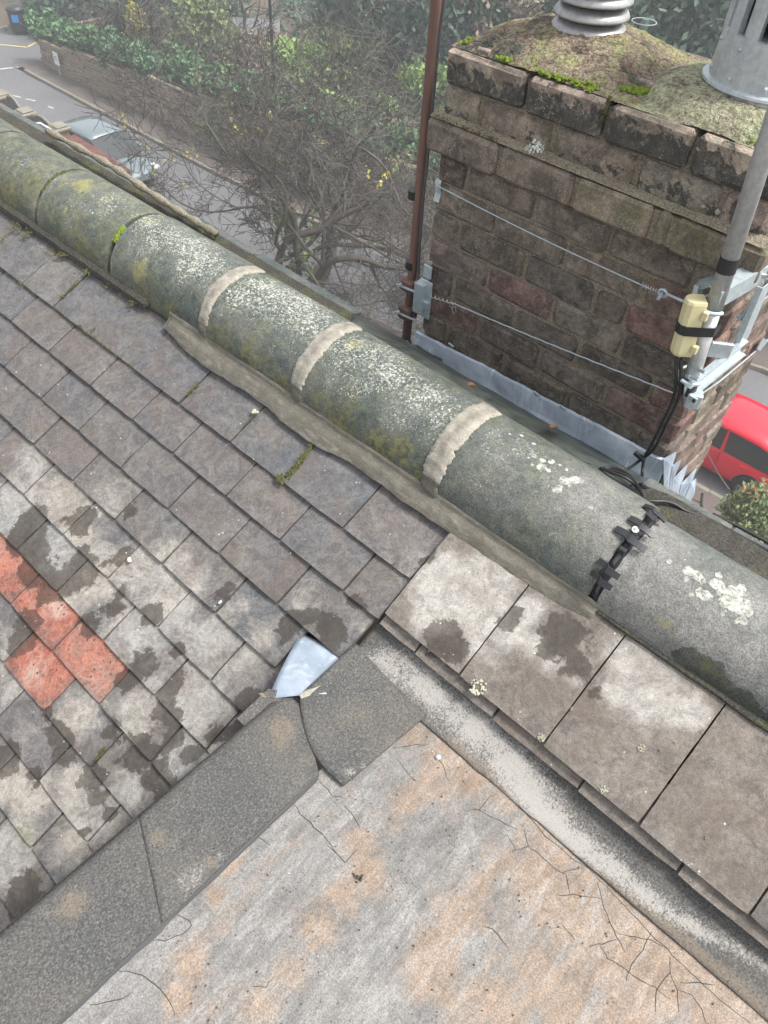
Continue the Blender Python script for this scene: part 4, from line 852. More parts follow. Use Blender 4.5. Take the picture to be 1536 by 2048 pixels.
def tile(x0, x1, sb, st, mats, hb=0.0, name='roof_tile', label=None, nx=9, ny=5, skew=0.0, tilt=TILT, thick=0.0118, jit=0.0007, sink=0.0, palek=0.0, yaw=None):
    P = []; wet = []; pale = []; alg = []; edge = []; nose = []
    yaw = U(-0.006, 0.006) if yaw is None else yaw; dh = U(-0.0012, 0.0022); lift = U(-0.0015, 0.0015); pk = U(-.22, .22) + palek
    for i in range(ny):
        row = []
        for j in range(nx):
            fx, fy = j / (nx - 1), i / (ny - 1)
            x = x0 + (x1 - x0) * fx; s = sb + (st - sb) * fy
            e = 0.0
            if j in (0, nx - 1): x += U(-jit, jit)
            if i == 0: s += U(-jit, jit); e = 1
            s += yaw * (x - (x0 + x1) / 2)
            if i == 0 and j in (0, nx - 1): s -= 0.0015; x += 0.001 if j == 0 else -0.001
            h = hb + dh + lift * (fx - .5) * 2 - (sb - s) * tilt - sink * fy + 0.0009 * fbm(x * 9, s * 9, 1.3)
            if j in (0, nx - 1): h -= 0.0012
            if i == 0: h -= 0.0015
            row.append(S(x, s, h)); wet.append(min(1, WET(x, s))); pale.append(min(1.4, PALE(x, s) + pk * min(1, max(0, (s - .3) * 3 + .2)))); alg.append(ALG(x, s) + 0.25 * e * min(1, max(0, s - .2)) + U(-.05, .1))
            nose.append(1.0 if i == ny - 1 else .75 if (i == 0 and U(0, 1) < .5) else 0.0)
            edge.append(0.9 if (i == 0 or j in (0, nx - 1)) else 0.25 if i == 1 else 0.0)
        P.append(row)
    mb = MB(); n = Vector((0, -SP, CP)); mb.slab(P, n, thick, flat=True)
    mb.setatt('wet', wet + [wet[0]] * 0); mb.setatt('pale', pale); mb.setatt('algae', alg); mb.setatt('edge', edge)
    o = sub(mb, name, mats, house, label); return o

CRS = [0.187, 0.307, 0.432, 0.548, 0.673, 0.793, 0.905, 1.02, 1.135, 1.245, 1.367] + [1.367 + 0.12 * k for k in range(1, 10)]
JP = [[(45, 565), (105, 613), (262, 735), (355, 808), (459, 884), (564, 961), (688, 1052)],
      [(95, 703), (180, 770), (265, 838), (344, 906), (453, 988), (563, 1075), (689, 1177)],
      [(80, 797), (156, 860), (241, 935), (335, 1016), (436, 1107), (554, 1207)],
      [(68, 886), (146, 958), (230, 1037), (324, 1126), (427, 1229)],
      [(47, 986), (128, 1066), (214, 1157), (311, 1256), (417, 1364)],
      [(34, 1098), (115, 1181), (204, 1282), (310, 1390), (408, 1502)],
      [(22, 1205), (104, 1300), (199, 1406), (297, 1527)],
      [(8, 1322), (89, 1423), (180, 1536), (312, 1650)],
      [(75, 1562), (171, 1688)], [(73, 1682)], [(-40, 1690)]]
REND = [-0.663, -0.663, -0.674, -0.79, -0.725, -0.745, -0.74, -0.735, -0.73, -0.725, -0.72]
RED = {(6, 22), (6, 104), (6, 199), (7, 89)}
for c, sb in enumerate(CRS):
    st = (CRS[c - 1] if c else 0.0) - 0.045; px = JP[c] if c < len(JP) else [(-99, 0)]
    if c < len(JP): js = [(slope_of(*p)[0], p[0]) for p in px]
    else: js = [(-0.94 - 0.111 * (c % 2) - 0.222 * 0, -1)]
    js = sorted(js)
    while js[0][0] > -4.3: js.insert(0, (js[0][0] - 0.2215 + U(-.006, .006), -1000))
    right = REND[c] if c < len(REND) else -0.715
    js = [j for j in js if j[0] < right - 0.02] + [(right, -500)]
    if c >= 8 and js[-1][0] - js[-2][0] > 0.24:
        g_ = js[-2][0]; ins = []
        while g_ + 0.222 < right - 0.02: g_ += 0.222; ins.append((g_, -1))
        js = js[:-1] + ins + [js[-1]]
    for a, b in zip(js, js[1:]):
        if b[0] - a[0] < 0.02: continue
        red = (c, b[1]) in RED
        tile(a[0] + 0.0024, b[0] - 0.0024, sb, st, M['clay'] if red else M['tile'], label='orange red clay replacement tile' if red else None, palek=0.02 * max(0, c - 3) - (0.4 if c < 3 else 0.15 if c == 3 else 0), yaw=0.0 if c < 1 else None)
# the wider tiles over the dormer
RX = [-0.660, -0.432, -0.204, 0.025, 0.254, 0.483, 0.712, 0.94, 1.17, 1.4]
for k in range(len(RX) - 1):
    tile(RX[k] + 0.0018, RX[k + 1] - 0.0018, 0.2875 + 0.004 * min(k, 3), -0.03, M['wide'], hb=0.006, label='wide tile of the single course above the flat roof', nx=14, ny=14, tilt=0.02, thick=0.014, yaw=0.008, palek=0.12)
ue = [-0.66, -0.548, -0.322, -0.101, 0.125, 0.35, 0.58, 0.81, 1.04, 1.27, 1.4]
for k in range(len(ue) - 1):
    tile(ue[k] + 0.002, ue[k + 1] - 0.002, 0.313 + 0.003 * min(k, 4), 0.2, M['wide'], hb=-0.0085, name='under_tile', nx=6, ny=3, tilt=0.0, thick=0.012, palek=0.35 if k > 1 else 0)
dk = MB()
dk.grid([[S(-4.5, -.12, -.045), S(-.70, -.12, -.045)], [S(-4.5, 2.5, -.045), S(-.70, 2.5, -.045)]]); dk.grid([[S(-.70, -.12, -.045), S(1.5, -.12, -.045)], [S(-.70, .26, -.045), S(1.5, .26, -.045)]])
sub(dk, 'roof_underlay', M['darkvoid'], house)
wl = MB(); wl.box((-1.5, 1.3, 3.9), (6.4, 5.6, 7.8)); sub(wl, 'house_wall', M['render'], house)
hp = MB(); hp.add([(-4.4, 1.2, 11.05), (-4.4, -1.2, 9.75), (-4.4, -1.2, 7.5), (-4.4, 4.2, 7.5), (-4.4, 4.2, 8.2)], [(0, 1, 2, 3, 4)]); sub(hp, 'gable_wall', M['render'], house)

# ridge tiles
RJ = [-5.2, -4.75, -4.3, -3.87, -3.43, -2.99, -2.556, -2.118, -1.645, -1.243, -0.772, -0.300, 0.165, 0.62, 1.07, 1.5]
def near_of(u, v): p = at_y(u, v, 1.16); return (p.x, p.z)
def ang_conv(u, v):                         # pixel -> (x, angle) on the ridge surface (0 = near edge, 90 = crown)
    r = ray(u, v); cy, cz, R = 1.22, -1.34, 0.158
    a = r[1] ** 2 + r[2] ** 2; b = -2 * (r[1] * cy + r[2] * cz); c = cy * cy + cz * cz - R * R; D = b * b - 4 * a * c
    t = (-b - math.sqrt(max(D, 0))) / (2 * a); y, z = r[1] * t - cy, r[2] * t - cz
    return (r[0] * t, math.atan2(z, -y) * 0.16)
LIC = Field(ang_conv, [(150, 420, 45, .45), (215, 400, 40, .6), (250, 390, 40, .5), (330, 470, 50, .9), (400, 520, 50, 1), (300, 440, 35, .8), (380, 480, 35, .9), (440, 530, 30, .8), (480, 590, 40, .9), (560, 590, 50, 1), (620, 640, 45, .95), (640, 670, 30, .7), (520, 570, 40, 1), (600, 600, 40, 1.0), (430, 590, 30, .4), (560, 690, 40, .3), (700, 700, 45, .9), (780, 740, 50, 1), (850, 790, 45, 1), (720, 760, 40, .7), (800, 840, 40, .55), (880, 830, 40, .8), (760, 700, 40, .9), (680, 740, 40, .6), (930, 810, 25, .6), (990, 880, 35, .5), (1050, 900, 40, .45), (1120, 960, 35, .35), (1480, 1190, 40, .5), (100, 360, 40, .35), (40, 330, 40, .4), (960, 960, 50, .3), (1100, 1050, 40, .35)])
MOS = Field(ang_conv, [(60, 360, 60, .6), (20, 400, 40, .6), (120, 460, 40, .45), (160, 500, 40, .6), (280, 580, 40, .55), (300, 620, 30, .65), (340, 620, 25, .7), (440, 690, 40, .6), (500, 740, 40, .7), (560, 770, 30, .7), (680, 840, 40, .75), (760, 900, 40, .85), (640, 800, 25, .7), (800, 900, 35, .8), (700, 800, 40, .5), (600, 860, 30, .5), (830, 940, 25, .8), (900, 960, 25, .4)])
YEL = Field(ang_conv, [(170, 365, 25, .9), (300, 440, 25, .7), (280, 540, 22, .9), (290, 520, 14, .8), (60, 350, 30, .6), (40, 300, 25, .5), (130, 420, 16, .7), (440, 595, 14, .7), (710, 685, 16, 1), (1340, 1240, 26, .8), (1350, 1260, 20, .7), (1420, 1330, 24, .9), (1450, 1350, 16, .7), (205, 500, 22, .6), (20, 390, 20, .7)])
DSC = Field(ang_conv, [(1130, 950, 22, .8), (1160, 970, 16, .7), (1390, 1130, 18, 1), (1420, 1150, 22, 1), (1450, 1150, 22, .9), (1480, 1180, 34, 1.1), (1500, 1215, 28, 1.1), (1440, 1170, 26, 1.0), (1150, 955, 18, 1.0), (1100, 925, 20, .9), (1190, 1000, 14, .8), (1230, 1020, 10, .6), (1050, 880, 20, .6), (1090, 920, 22, .7), (1350, 1100, 8, .8), (1500, 1250, 18, .7), (1390, 1140, 10, 1.1), (1120, 970, 14, .7)])
RWET = Field(ang_conv, [(1420, 1345, 34, 1.1), (1470, 1400, 34, 1.1), (1510, 1450, 30, 1.1), (1380, 1315, 26, 1), (1390, 1325, 24), (1360, 1305, 14), (1440, 1380, 30), (1490, 1440, 26), (1420, 1350, 26), (1480, 1400, 22), (1385, 1300, 14), (1510, 1470, 20), (1350, 1345, 10)])
DRY = Field(ang_conv, [(1300, 1150, 110, 1), (1250, 1230, 60, .9), (1400, 1250, 90, 1), (1230, 1050, 60, .8), (1150, 1000, 60, .7), (1500, 1300, 80, 1), (1330, 1070, 60, 1), (1000, 950, 60, .35), (1520, 1200, 60, .9), (1250, 1100, 60, .9), (1180, 980, 60, .8)])
for k in range(len(RJ) - 1):
    x0, x1 = RJ[k], RJ[k + 1]; big = x0 < -0.5; R = 0.159 if (-2.2 < x0 < -0.5) else 0.153 if x0 < -0.5 else 0.147
    if abs(x0 + .772) < .01: R = 0.155
    gap = 0.011 if x0 < -2.0 else 0.004; R += U(-.001, .001)
    x0_, x1_ = x0 + gap, x1 - (0.010 if x0 < -2.2 else 0.004)
    if abs(x1 + 0.300) < .01: x1_ -= 0.007
    if abs(x0 + 0.300) < .01: x0_ += 0.007
    cy, cz = YR + R, ZR - 0.004; na, nl = 30, 22; P = []; att = {q: [] for q in ('lichen', 'moss', 'yellow', 'disc', 'wet', 'dry', 'olive')}
    sagz, tw = U(-.004, .003), U(-.006, .006)
    for i in range(nl + 1):
        x = x0_ + (x1_ - x0_) * i / nl; row = []
        for j in range(na + 1):
            a = -0.1 + (PI + 0.2) * j / na; rr = R + 0.0012 * fbm(x * 7, a * 3, 5.1) - (0.0025 if i in (0, nl) else 0)
            y = cy - math.cos(a) * rr + tw * (i / nl - .5); z = cz + math.sin(a) * rr + sagz
            xx = x + (0.0022 * fbm(a * 5, x0 * 9 + i) if i in (0, nl) else 0) + (0.0008 * fbm(a * 30, x0 + i) if i in (0, nl) else 0)
            att['olive'].append(.75 if x < -2.12 else .42 if x < -.3 else .2)
            row.append(Vector((xx, y, z))); q = max(0, a) * 0.16
            for nm, F in (('lichen', LIC), ('moss', MOS), ('yellow', YEL), ('disc', DSC), ('wet', RWET), ('dry', DRY)): att[nm].append(F(x, q))
        P.append(row)
    mb = MB(); mb.grid(P)
    nj = na + 1; inner = []
    for i in (0, nl):
        b = len(mb.v)
        for j in range(nj):
            p = P[i][j]; a = -0.1 + (PI + 0.2) * j / na; mb.v.append((p.x, p.y + math.cos(a) * 0.018, p.z - math.sin(a) * 0.018))
        o_ = i * nj
        for j in range(nj - 1): mb.f.append((o_ + j, o_ + j + 1, b + j + 1, b + j)); mb.m.append(0)
    for j in (0, na):
        b = len(mb.v)
        for i in range(nl + 1):
            p = P[i][j]; mb.v.append((p.x, p.y + (0.018 if j == 0 else -0.018), p.z - 0.001))
        for i in range(nl): mb.f.append((i * nj + j, (i + 1) * nj + j, b + i + 1, b + i)); mb.m.append(0)
    for q in att: mb.setatt(q, att[q])
    o = sub(mb, 'ridge_tile', M['ridge'], house, smooth=False)
    for p in o.data.polygons: p.use_smooth = p.index < nl * na
# dark bedding inside the ridge, seen through open joints
mb = MB(); P = []
for i in range(60):
    x = -5 + 6.4 * i / 59; R = 0.136 if x < -.33 else 0.128; P.append([Vector((x, YR + R + .012 - math.cos(a) * R, ZR - .003 + math.sin(a) * R)) for a in [PI * j / 16 for j in range(17)]])
mb.grid(P); sub(mb, 'ridge_filling', M['maroon'], house)
# old bedding strip and moss along the near edge
mb = MB(); P = []
for i in range(260):
    x = -4.9 + 6.3 * i / 259
    if -1.90 < x < -.285:
        P.append([S(x, -.03, -.004), S(x, -.025, -.004), S(x, -.02, -.004), S(x, -.015, -.006)]); continue
    w = (0.012 if x < -1 else 0.003) + (0.008 if x < -1 else 0.005) * abs(fbm(x * 7, 1.1)) + (0.006 if x < -1.9 else 0); hh = 0.004 + 0.004 * abs(fbm(x * 9, 4.1))
    P.append([S(x, -0.03, 0.006), S(x, 0.0, 0.007 + hh), S(x, w * .7, 0.006 + hh), S(x, w * 1.15, 0.001)])
mb.grid(P); sub(mb, 'bedding_mortar', M['bed'], house)
def moss_lump(pts, R, r0, r1, n, mat, name='moss', parent=house):
    mb = MB()
    for _ in range(n):
        p = pts() if callable(pts) else pts; rr = R.uniform(r0, r1); c = Vector(p)
        vs = []; fs = []
        for a in range(3):
            for b_ in range(6): vs.append(c + Vector((math.cos(b_ * PI / 3 + a) * math.cos(a * .6), math.sin(b_ * PI / 3 + a) * math.cos(a * .6), math.sin(a * .6) * .9)) * rr * R.uniform(.8, 1.2))
        vs.append(c + Vector((0, 0, rr)))
        for a in range(2):
            for b_ in range(6): fs.append((a * 6 + b_, a * 6 + (b_ + 1) % 6, (a + 1) * 6 + (b_ + 1) % 6, (a + 1) * 6 + b_))
        for b_ in range(6): fs.append((12 + b_, 12 + (b_ + 1) % 6, 18))
        mb.add(vs, fs)
    return sub(mb, name, mat, parent, smooth=True, kind='stuff')
Rm = random.Random(3)
def sl(u, v, du=6, dv=6, h=0.0):
    x, s = slope_of(u + Rm.gauss(0, du), v + Rm.gauss(0, dv)); return S(x, s, h)
for (u, v, n, du, r) in ((38, 455, 40, 10, .005), (52, 470, 30, 6, .006), (125, 510, 40, 7, .006), (175, 545, 40, 8, .006), (272, 605, 50, 10, .005), (40, 568, 24, 3, .004), (88, 605, 12, 3, .003), (118, 628, 12, 4, .003), (158, 652, 12, 3, .003), (240, 590, 14, 8, .004), (210, 575, 14, 6, .004), (100, 500, 20, 8, .004)):
    moss_lump(lambda: sl(u, v, du, du * .5, 0.002), Rm, r * .4, r * .85, int(n * .55), M['mossd'])
def seam_moss(a, b, n, r, mat=None, w=2.5):
    moss_lump(lambda: (lambda t: sl(a[0] + (b[0] - a[0]) * t, a[1] + (b[1] - a[1]) * t, w, w, -0.001))(Rm.random()), Rm, r * .5, r, n, mat or M['mossd'])
seam_moss((622, 892), (575, 955), 130, .004); seam_moss((156, 561), (122, 595), 60, .003, w=1.5); seam_moss((508, 830), (490, 850), 20, .003, w=1); seam_moss((398, 765), (375, 790), 40, .003, w=1.5); seam_moss((266, 905), (250, 925), 20, .002, w=1); seam_moss((210, 1495), (190, 1520), 40, .003, w=1.5); seam_moss((27, 455), (2, 480), 30, .003, w=1.5); seam_moss((190, 655), (182, 663), 16, .002, w=1.5); seam_moss((0, 533), (262, 733), 150, .0025, w=1.2)
moss_lump(lambda: sl(563, 960, 4, 3, 0.003), Rm, .003, .006, 40, M['mossd']); moss_lump(lambda: sl(512, 825, 2.5, 2.5, 0.002), Rm, .003, .005, 14, M['lichy'])
# moss in the open ridge joint
def r0_of(x): return 0.159 if x < -.8 else 0.155 if x < -.3 else .147
def ridge_pt(x, a, R): return Vector((x, YR + r0_of(x) - math.cos(a) * R, ZR - .002 + math.sin(a) * R))
moss_lump(lambda: ridge_pt(-2.118 + Rm.gauss(0, .003), Rm.uniform(.75, 1.1), .155), Rm, .004, .008, 70, M['moss'])
moss_lump(lambda: ridge_pt(-2.55 + Rm.gauss(0, .003), Rm.uniform(.8, 1.5), .152), Rm, .003, .007, 50, M['mossd'])

# fresh mortar pointing along the ridge and over three joints
mb = MB(); P = []; dry = []
xa, xb = slope_of(330, 648)[0], -0.262; N = 230
low = [(330, 662), (365, 705), (400, 735), (450, 765), (490, 790), (525, 815), (560, 850), (600, 880), (640, 905), (690, 925), (740, 960), (790, 1000), (850, 1040), (900, 1072), (950, 1105), (1000, 1140), (1050, 1172), (1100, 1205), (1150, 1232), (1168, 1236)]
lowS = sorted([slope_of(*p) for p in low])
up = [(330, 640), (380, 690), (392, 692), (440, 715), (500, 750), (560, 790), (585, 805), (612, 830), (680, 865), (735, 905), (800, 950), (860, 975), (900, 1005), (960, 1050), (1020, 1100), (1080, 1145), (1140, 1190), (1168, 1222)]
upA = sorted([ang_conv(*p) for p in up])
def itp(T, x):
    if x <= T[0][0]: return T[0][1]
    for a, b in zip(T, T[1:]):
        if a[0] <= x <= b[0]: return a[1] + (b[1] - a[1]) * (x - a[0]) / (b[0] - a[0] + 1e-9)
    return T[-1][1]
for i in range(N):
    x = xa + (xb - xa) * i / (N - 1); t = i / (N - 1)
    w = max(0.008, itp(lowS, x) * .84 + 0.003 * fbm(x * 16, 2.2) + 0.0015 * fbm(x * 70, 2.7)); aa = max(0.02, itp(upA, x) / 0.16) + 0.035 * fbm(x * 14, 8.8) + .02 * fbm(x * 60, 3.8); aa = max(0.16, aa)
    R = (0.159 if x < -.8 else 0.155) if x < -.3 else .147; wave = 0.0022 * fbm(x * 12, 0.4)
    e = 1.0 if 2 < i < N - 3 else 0.2
    row = []
    top = ridge_pt(x, aa, R + 0.0012); low_ = S(x, w, 0.0015)
    row.append(S(x, w + .0005, -0.004)); row.append(S(x, w, 0.003 * e)); row.append(S(x, w * .86, 0.0058 * e + wave)); row.append(S(x, w * .6, 0.009 * e + wave)); row.append(S(x, w * .3, 0.014 * e + wave))
    row.append(ridge_pt(x, aa * .35, R + 0.0055 * e + wave * .5) + Vector((0, -.001, 0))); row.append(ridge_pt(x, aa * .7, R + 0.0035 * e)); row.append(ridge_pt(x, aa * .96, R + 0.0018 * e)); row.append(ridge_pt(x, aa + .01, R - 0.002))
    P.append(row); dry += [1, .8, .3, 0, 0, 0, .1, .3, .4]
mb.grid(P); mb.setatt('dry', dry); o = sub(mb, 'fresh_pointing', M['fresh'], house, 'long smear of fresh beige mortar along the foot of the ridge', smooth=True); fix_normals(o)
for (xj, wd, R, seed) in ((-1.645, 0.040, .159, 1), (-1.243, 0.044, .159, 2), (-0.772, 0.052, .157, 3)):
    mb = MB(); P = []; dry = []
    for i in range(90):
        a = 0.08 + 2.0 * i / 89; cxx = xj + 0.006 * fbm(a * 1.7, seed * 3.3) + (0.018 * math.exp(-a * 3)); w = wd * (0.85 + .3 * math.sin(a * 1.4)) * (1 + .16 * fbm(a * 6, seed)) ; w *= 1.0 if a < 1.5 else 1 + (a - 1.5) * .3
        row = []
        for j, fj in enumerate((-.54, -.5, -.3, 0, .3, .5, .54)):
            jt = 0.0055 * fbm(a * 16, seed * 7 + j * 5) if j in (0, 1, 5, 6) else 0
            chev = 0.0012 * math.sin((a * 26 + abs(fj) * 5) * 1.0 + seed) * (abs(fj) < .4)
            row.append(ridge_pt(cxx + fj * w + jt, a, R + (-.002, .0012, .0028, .0038, .003, .0015, -.002)[j] + chev))
            dry.append((1, .9, .75, .6, .75, .9, 1)[j] - (0.6 if a < .35 else 0))
        P.append(row)
    mb.grid(P); mb.setatt('dry', dry); o = sub(mb, 'joint_mortar', M['fresh'], house, 'trowelled band of drying mortar over a ridge joint', smooth=True); fix_normals(o)
# squeezed mortar roll behind the ridge, top left
pts = [at_y(u, v, 1.395) for (u, v) in ((95, 262), (150, 292), (205, 322), (240, 343), (285, 375), (330, 405), (370, 430), (405, 452), (432, 467))]
mb = MB(); q = []
for a, b in zip(pts, pts[1:]): q += [a.lerp(b, t / 6) for t in range(6)]
mb.tube(q + [pts[-1]], [0.012 + 0.0035 * math.sin(i * 1.15) for i in range(len(q))] + [.014], 9)
rp = mb.build('rope', M['rope'], smooth=True); tag(rp, 'pale twisted roll of rope lying along the far side of the ridge', 'rope')

# far side of the roof
mb = MB(); P = []
def strip_y(x): return 1.425 if (x < -1.37 or x > -.40) else 1.36
for i in range(160):
    x = -5 + 6.4 * i / 159; j1 = 0.003 * fbm(x * 8, 7); P.append([Vector((x, 1.30, CZ - 1.262 + (0.012 if x > -.35 else 0) - .03)), Vector((x, strip_y(x) - .005 + j1, CZ - 1.268 + (0.012 if x > -.35 else 0) - .014 + j1)), Vector((x, strip_y(x) + j1, CZ - 1.31))])
mb.grid(P); sub(mb, 'far_bedding', M['bed'], house)
far = MB()
x = -5.0
while x < 1.4:
    if -1.50 < x < -.40: x = -.40
    b = MB(); b.bbox((x + .113, 1.445, CZ - 1.297), (.222, .05, .014), .003, Matrix.Rotation(-.35, 3, 'X'), jit=.001); sub(b, 'far_tile', M['ridge'], house); x += .226
fs_ = MB(); c46, s46 = math.cos(math.radians(47)), math.sin(math.radians(47))
fs_.grid([[Vector((-5, 1.43, CZ - 1.325)), Vector((1.4, 1.43, CZ - 1.325))], [Vector((-5, 1.43 + 3.6 * c46, CZ - 1.325 - 3.6 * s46)), Vector((1.4, 1.43 + 3.6 * c46, CZ - 1.325 - 3.6 * s46))]]); sub(fs_, 'far_underlay', M['darkvoid'], house)
me = None
for r in range(9):
    x = -5 + .11 * (r % 2)
    while x < 1.3:
        if me is None: b = MB(); b.bbox((0, 0, 0), (.218, .2, .012), .003, jit=.001); me = b.mesh('far_slope_tile', M['ridge'])
        o = bpy.data.objects.new('far_slope_tile', me); d = .14 + .13 * r
        o.parent = house; col.objects.link(o); o.matrix_parent_inverse = Matrix.Translation(-Vector(house.location)); o.location = (x + .11, 1.43 + d * c46, CZ - 1.325 - d * s46 + .02); o.rotation_euler = (-math.radians(44), 0, 0); x += .222
        if r > 5: x += 10

# ------------------------------------------------------------------ flat roof of the dormer
ZF = CZ - 1.56
fr = empty('flat_roof', (0.2, 0, ZF), 'felted flat dormer roof with peeling grey and orange coating in the foreground', 'flat roof')
fz = lambda u, v: tuple(at_z(u, v, ZF).xy)
ORG = Field(fz, [(1230, 1880, 170, .62), (1420, 1990, 150, .75), (1050, 1660, 80, .5), (1150, 1980, 110, .6), (900, 1540, 90, .55), (880, 1500, 50), (950, 1540, 55), (1010, 1580, 45), (1080, 1640, 38), (830, 1470, 30), (770, 1640, 30, .6), (720, 1690, 40), (740, 1740, 48), (690, 1800, 38), (640, 1870, 45), (590, 1950, 45), (530, 2020, 40), (800, 1600, 40, .6), (455, 1720, 30), (430, 1790, 22), (385, 1930, 28), (350, 1990, 25), (930, 1830, 45), (880, 1910, 45), (850, 1960, 35, .8), (890, 1990, 24), (960, 1760, 40, .8), (1000, 1720, 40, .8), (1120, 1700, 50), (1180, 1780, 60), (1270, 1850, 70), (1350, 1930, 70), (1100, 1780, 55, .9), (1150, 1860, 60, .9), (1250, 1960, 80), (1420, 2020, 60), (1080, 1960, 60), (1000, 2020, 60), (1130, 2030, 60), (1200, 1700, 30), (960, 1620, 30, .6), (1060, 1740, 40, .8)])
nx, ny = 150, 130; X0, X1, Y0, Y1 = -0.52, 1.35, -0.95, 0.715; P = []; og = []
for i in range(ny + 1):
    row = []
    for j in range(nx + 1):
        x = X0 + (X1 - X0) * j / nx; y = Y0 + (Y1 - Y0) * i / ny
        ov = ORG(x, y)
        if x > .45 or y < -.2: ov = max(ov, .25 + .6 * fbm(x * 3, y * 3, 2))
        og.append(ov); row.append(Vector((x, y, ZF + 0.003 * fbm(x * 3, y * 3) + 0.0012 * fbm(x * 18, y * 18))))
    P.append(row)
mb = MB(); mb.grid(P); mb.setatt('orange', og); sub(mb, 'roof_surface', M['flat'], fr, smooth=True)
cracks = [[(60, 2048), (110, 2000), (170, 1950), (240, 1905)], [(835, 1440), (800, 1470), (760, 1500), (735, 1530), (700, 1560)], [(868, 1500), (885, 1530), (898, 1562)], [(795, 1520), (815, 1545), (833, 1563)], [(785, 1498), (820, 1492), (858, 1490)],
    [(960, 1542), (985, 1560), (1030, 1605), (1090, 1670), (1150, 1720), (1175, 1735)], [(985, 1590), (958, 1620), (935, 1622)], [(958, 1620), (1000, 1640), (1035, 1660)], [(1015, 1668), (1032, 1700), (1057, 1692), (1075, 1704), (1110, 1735), (1135, 1750), (1140, 1790)], [(1050, 1660), (1057, 1692)], [(1032, 1700), (1025, 1705)], [(1110, 1788), (1160, 1790), (1202, 1797)], [(1125, 1742), (1140, 1738), (1165, 1735)], [(1195, 1765), (1208, 1815), (1222, 1850), (1235, 1878), (1250, 1905)], [(1178, 1893), (1205, 1888), (1232, 1880)], [(1235, 1868), (1270, 1875), (1300, 1880), (1340, 1900)], [(1303, 1862), (1285, 1900), (1262, 1930), (1252, 1962)], [(1200, 1892), (1215, 1918), (1245, 1935), (1270, 1955), (1310, 1975), (1340, 1998)], [(1340, 1912), (1340, 1945), (1312, 1980), (1312, 2025)], [(1340, 1945), (1355, 1980), (1358, 2025)], [(1355, 1978), (1385, 1990), (1405, 2020), (1412, 2045)], [(1362, 1965), (1400, 1965), (1430, 1970)], [(965, 1852), (985, 1858), (1000, 1875), (1012, 1895)], [(1125, 1850), (1150, 1880)],
    [(585, 1600), (600, 1625), (630, 1655), (655, 1680), (672, 1705)], [(655, 1690), (690, 1725), (715, 1700)], [(455, 1655), (500, 1660), (540, 1690)], [(230, 1940), (270, 1945), (300, 1960), (330, 1990), (350, 2030)], [(290, 1880), (330, 1882), (365, 1870), (385, 1850), (370, 1835), (345, 1830)], [(265, 1985), (240, 2000), (180, 2010)], [(640, 1560), (665, 1590), (690, 1597)], [(690, 1610), (720, 1655)], [(505, 1972), (530, 1975), (545, 1960)], [(1500, 2048), (1440, 2000), (1380, 1945), (1300, 1865), (1240, 1800), (1175, 1735)]]
for c in cracks:
    q = [Vector((*fz(u, v), ZF + 0.0035)) for u, v in c]; pts = []
    for a, b in zip(q, q[1:]):
        k = max(3, int((b - a).length / .012)); nrm = Vector((-(b - a).y, (b - a).x, 0)).normalized()
        pts += [a.lerp(b, t / k) + nrm * 0.0035 * fbm(a.x * 5 + t * .31, a.y * 7, t * .2) for t in range(k)]
    pts.append(q[-1]); n = len(pts); mb = MB()
    Pq = []
    for i, p in enumerate(pts):
        t = (pts[min(i + 1, n - 1)] - pts[max(i - 1, 0)]).normalized(); nr = Vector((-t.y, t.x, 0)); w = 0.0008 * (0.35 + .65 * math.sin(PI * (i + .5) / n)) * (1 + .5 * fbm(p.x * 60, p.y * 60)); p = Vector((p.x, p.y, ZF + 0.003 * fbm(p.x * 3, p.y * 3) + 0.0012 * fbm(p.x * 18, p.y * 18)))
        Pq.append([p - nr * w + Vector((0, 0, 0.0002)), p + Vector((0, 0, .0012)), p + nr * w + Vector((0, 0, 0.0002))])
    mb.grid(Pq); sub(mb, 'crack', M['crack'], fr)

# mineral felt kerb on the left, with bull-nosed inner lip
TAN = Field(fz, [(565, 1465, 26, 1), (560, 1495, 16, .8), (320, 1680, 22, .8), (150, 1810, 30, .9), (120, 1830, 20, .7), (210, 1800, 12, .7), (420, 1730, 22, .6), (610, 1530, 30, .45), (720, 1440, 50, .5), (780, 1500, 40, .5), (640, 1450, 30, .3), (10, 2030, 14, .7)])
WHK = Field(fz, [(390, 1760, 22, .75), (370, 1770, 14, .7), (440, 1720, 14, .5), (700, 1550, 10, .8), (730, 1535, 8, .7), (100, 1820, 12, .5), (350, 1690, 14, .4)])
def felt_sheet(P, t, name, label=None, wf=None, tf=None, nrm=(0, 0, 1)):
    mb = MB(); mb.slab(P, nrm, t); vs = [p for row in P for p in row]
    mb.setatt('white', [(wf or WHK)(p.x, p.y) for p in vs]); mb.setatt('tan', [(tf or TAN)(p.x, p.y) for p in vs]); o = sub(mb, name, M['felt'], fr, label); o.data.polygons.foreach_set('use_smooth', [i < (len(P) - 1) * (len(P[0]) - 1) for i in range(len(o.data.polygons))]); return o
def kerb_piece(ya, yb, zo, label, na=46):
    P = []
    for i in range(na + 1):
        t = i / na; row = []
        for j in range(13):
            f = j / 12
            y1 = yb(f) if callable(yb) else yb; y0 = ya(f) if callable(ya) else ya
            y = y0 + (y1 - y0) * t; x = -0.708 + 0.196 * f + 0.0015 * fbm(y * 5, f)
            z = ZF + zo + 0.0035 * math.sin(PI * f) + 0.0015 * fbm(x * 8, y * 8)
            if j == 0: z -= 0.008
            row.append(Vector((x + (0.004 * t * 0), y, z)))
        P.append(row)
    return felt_sheet(P, 0.008, 'felt_kerb', label)
kerb_piece(-0.95, lambda f: 0.16 - 0.085 * f, 0.008, None)
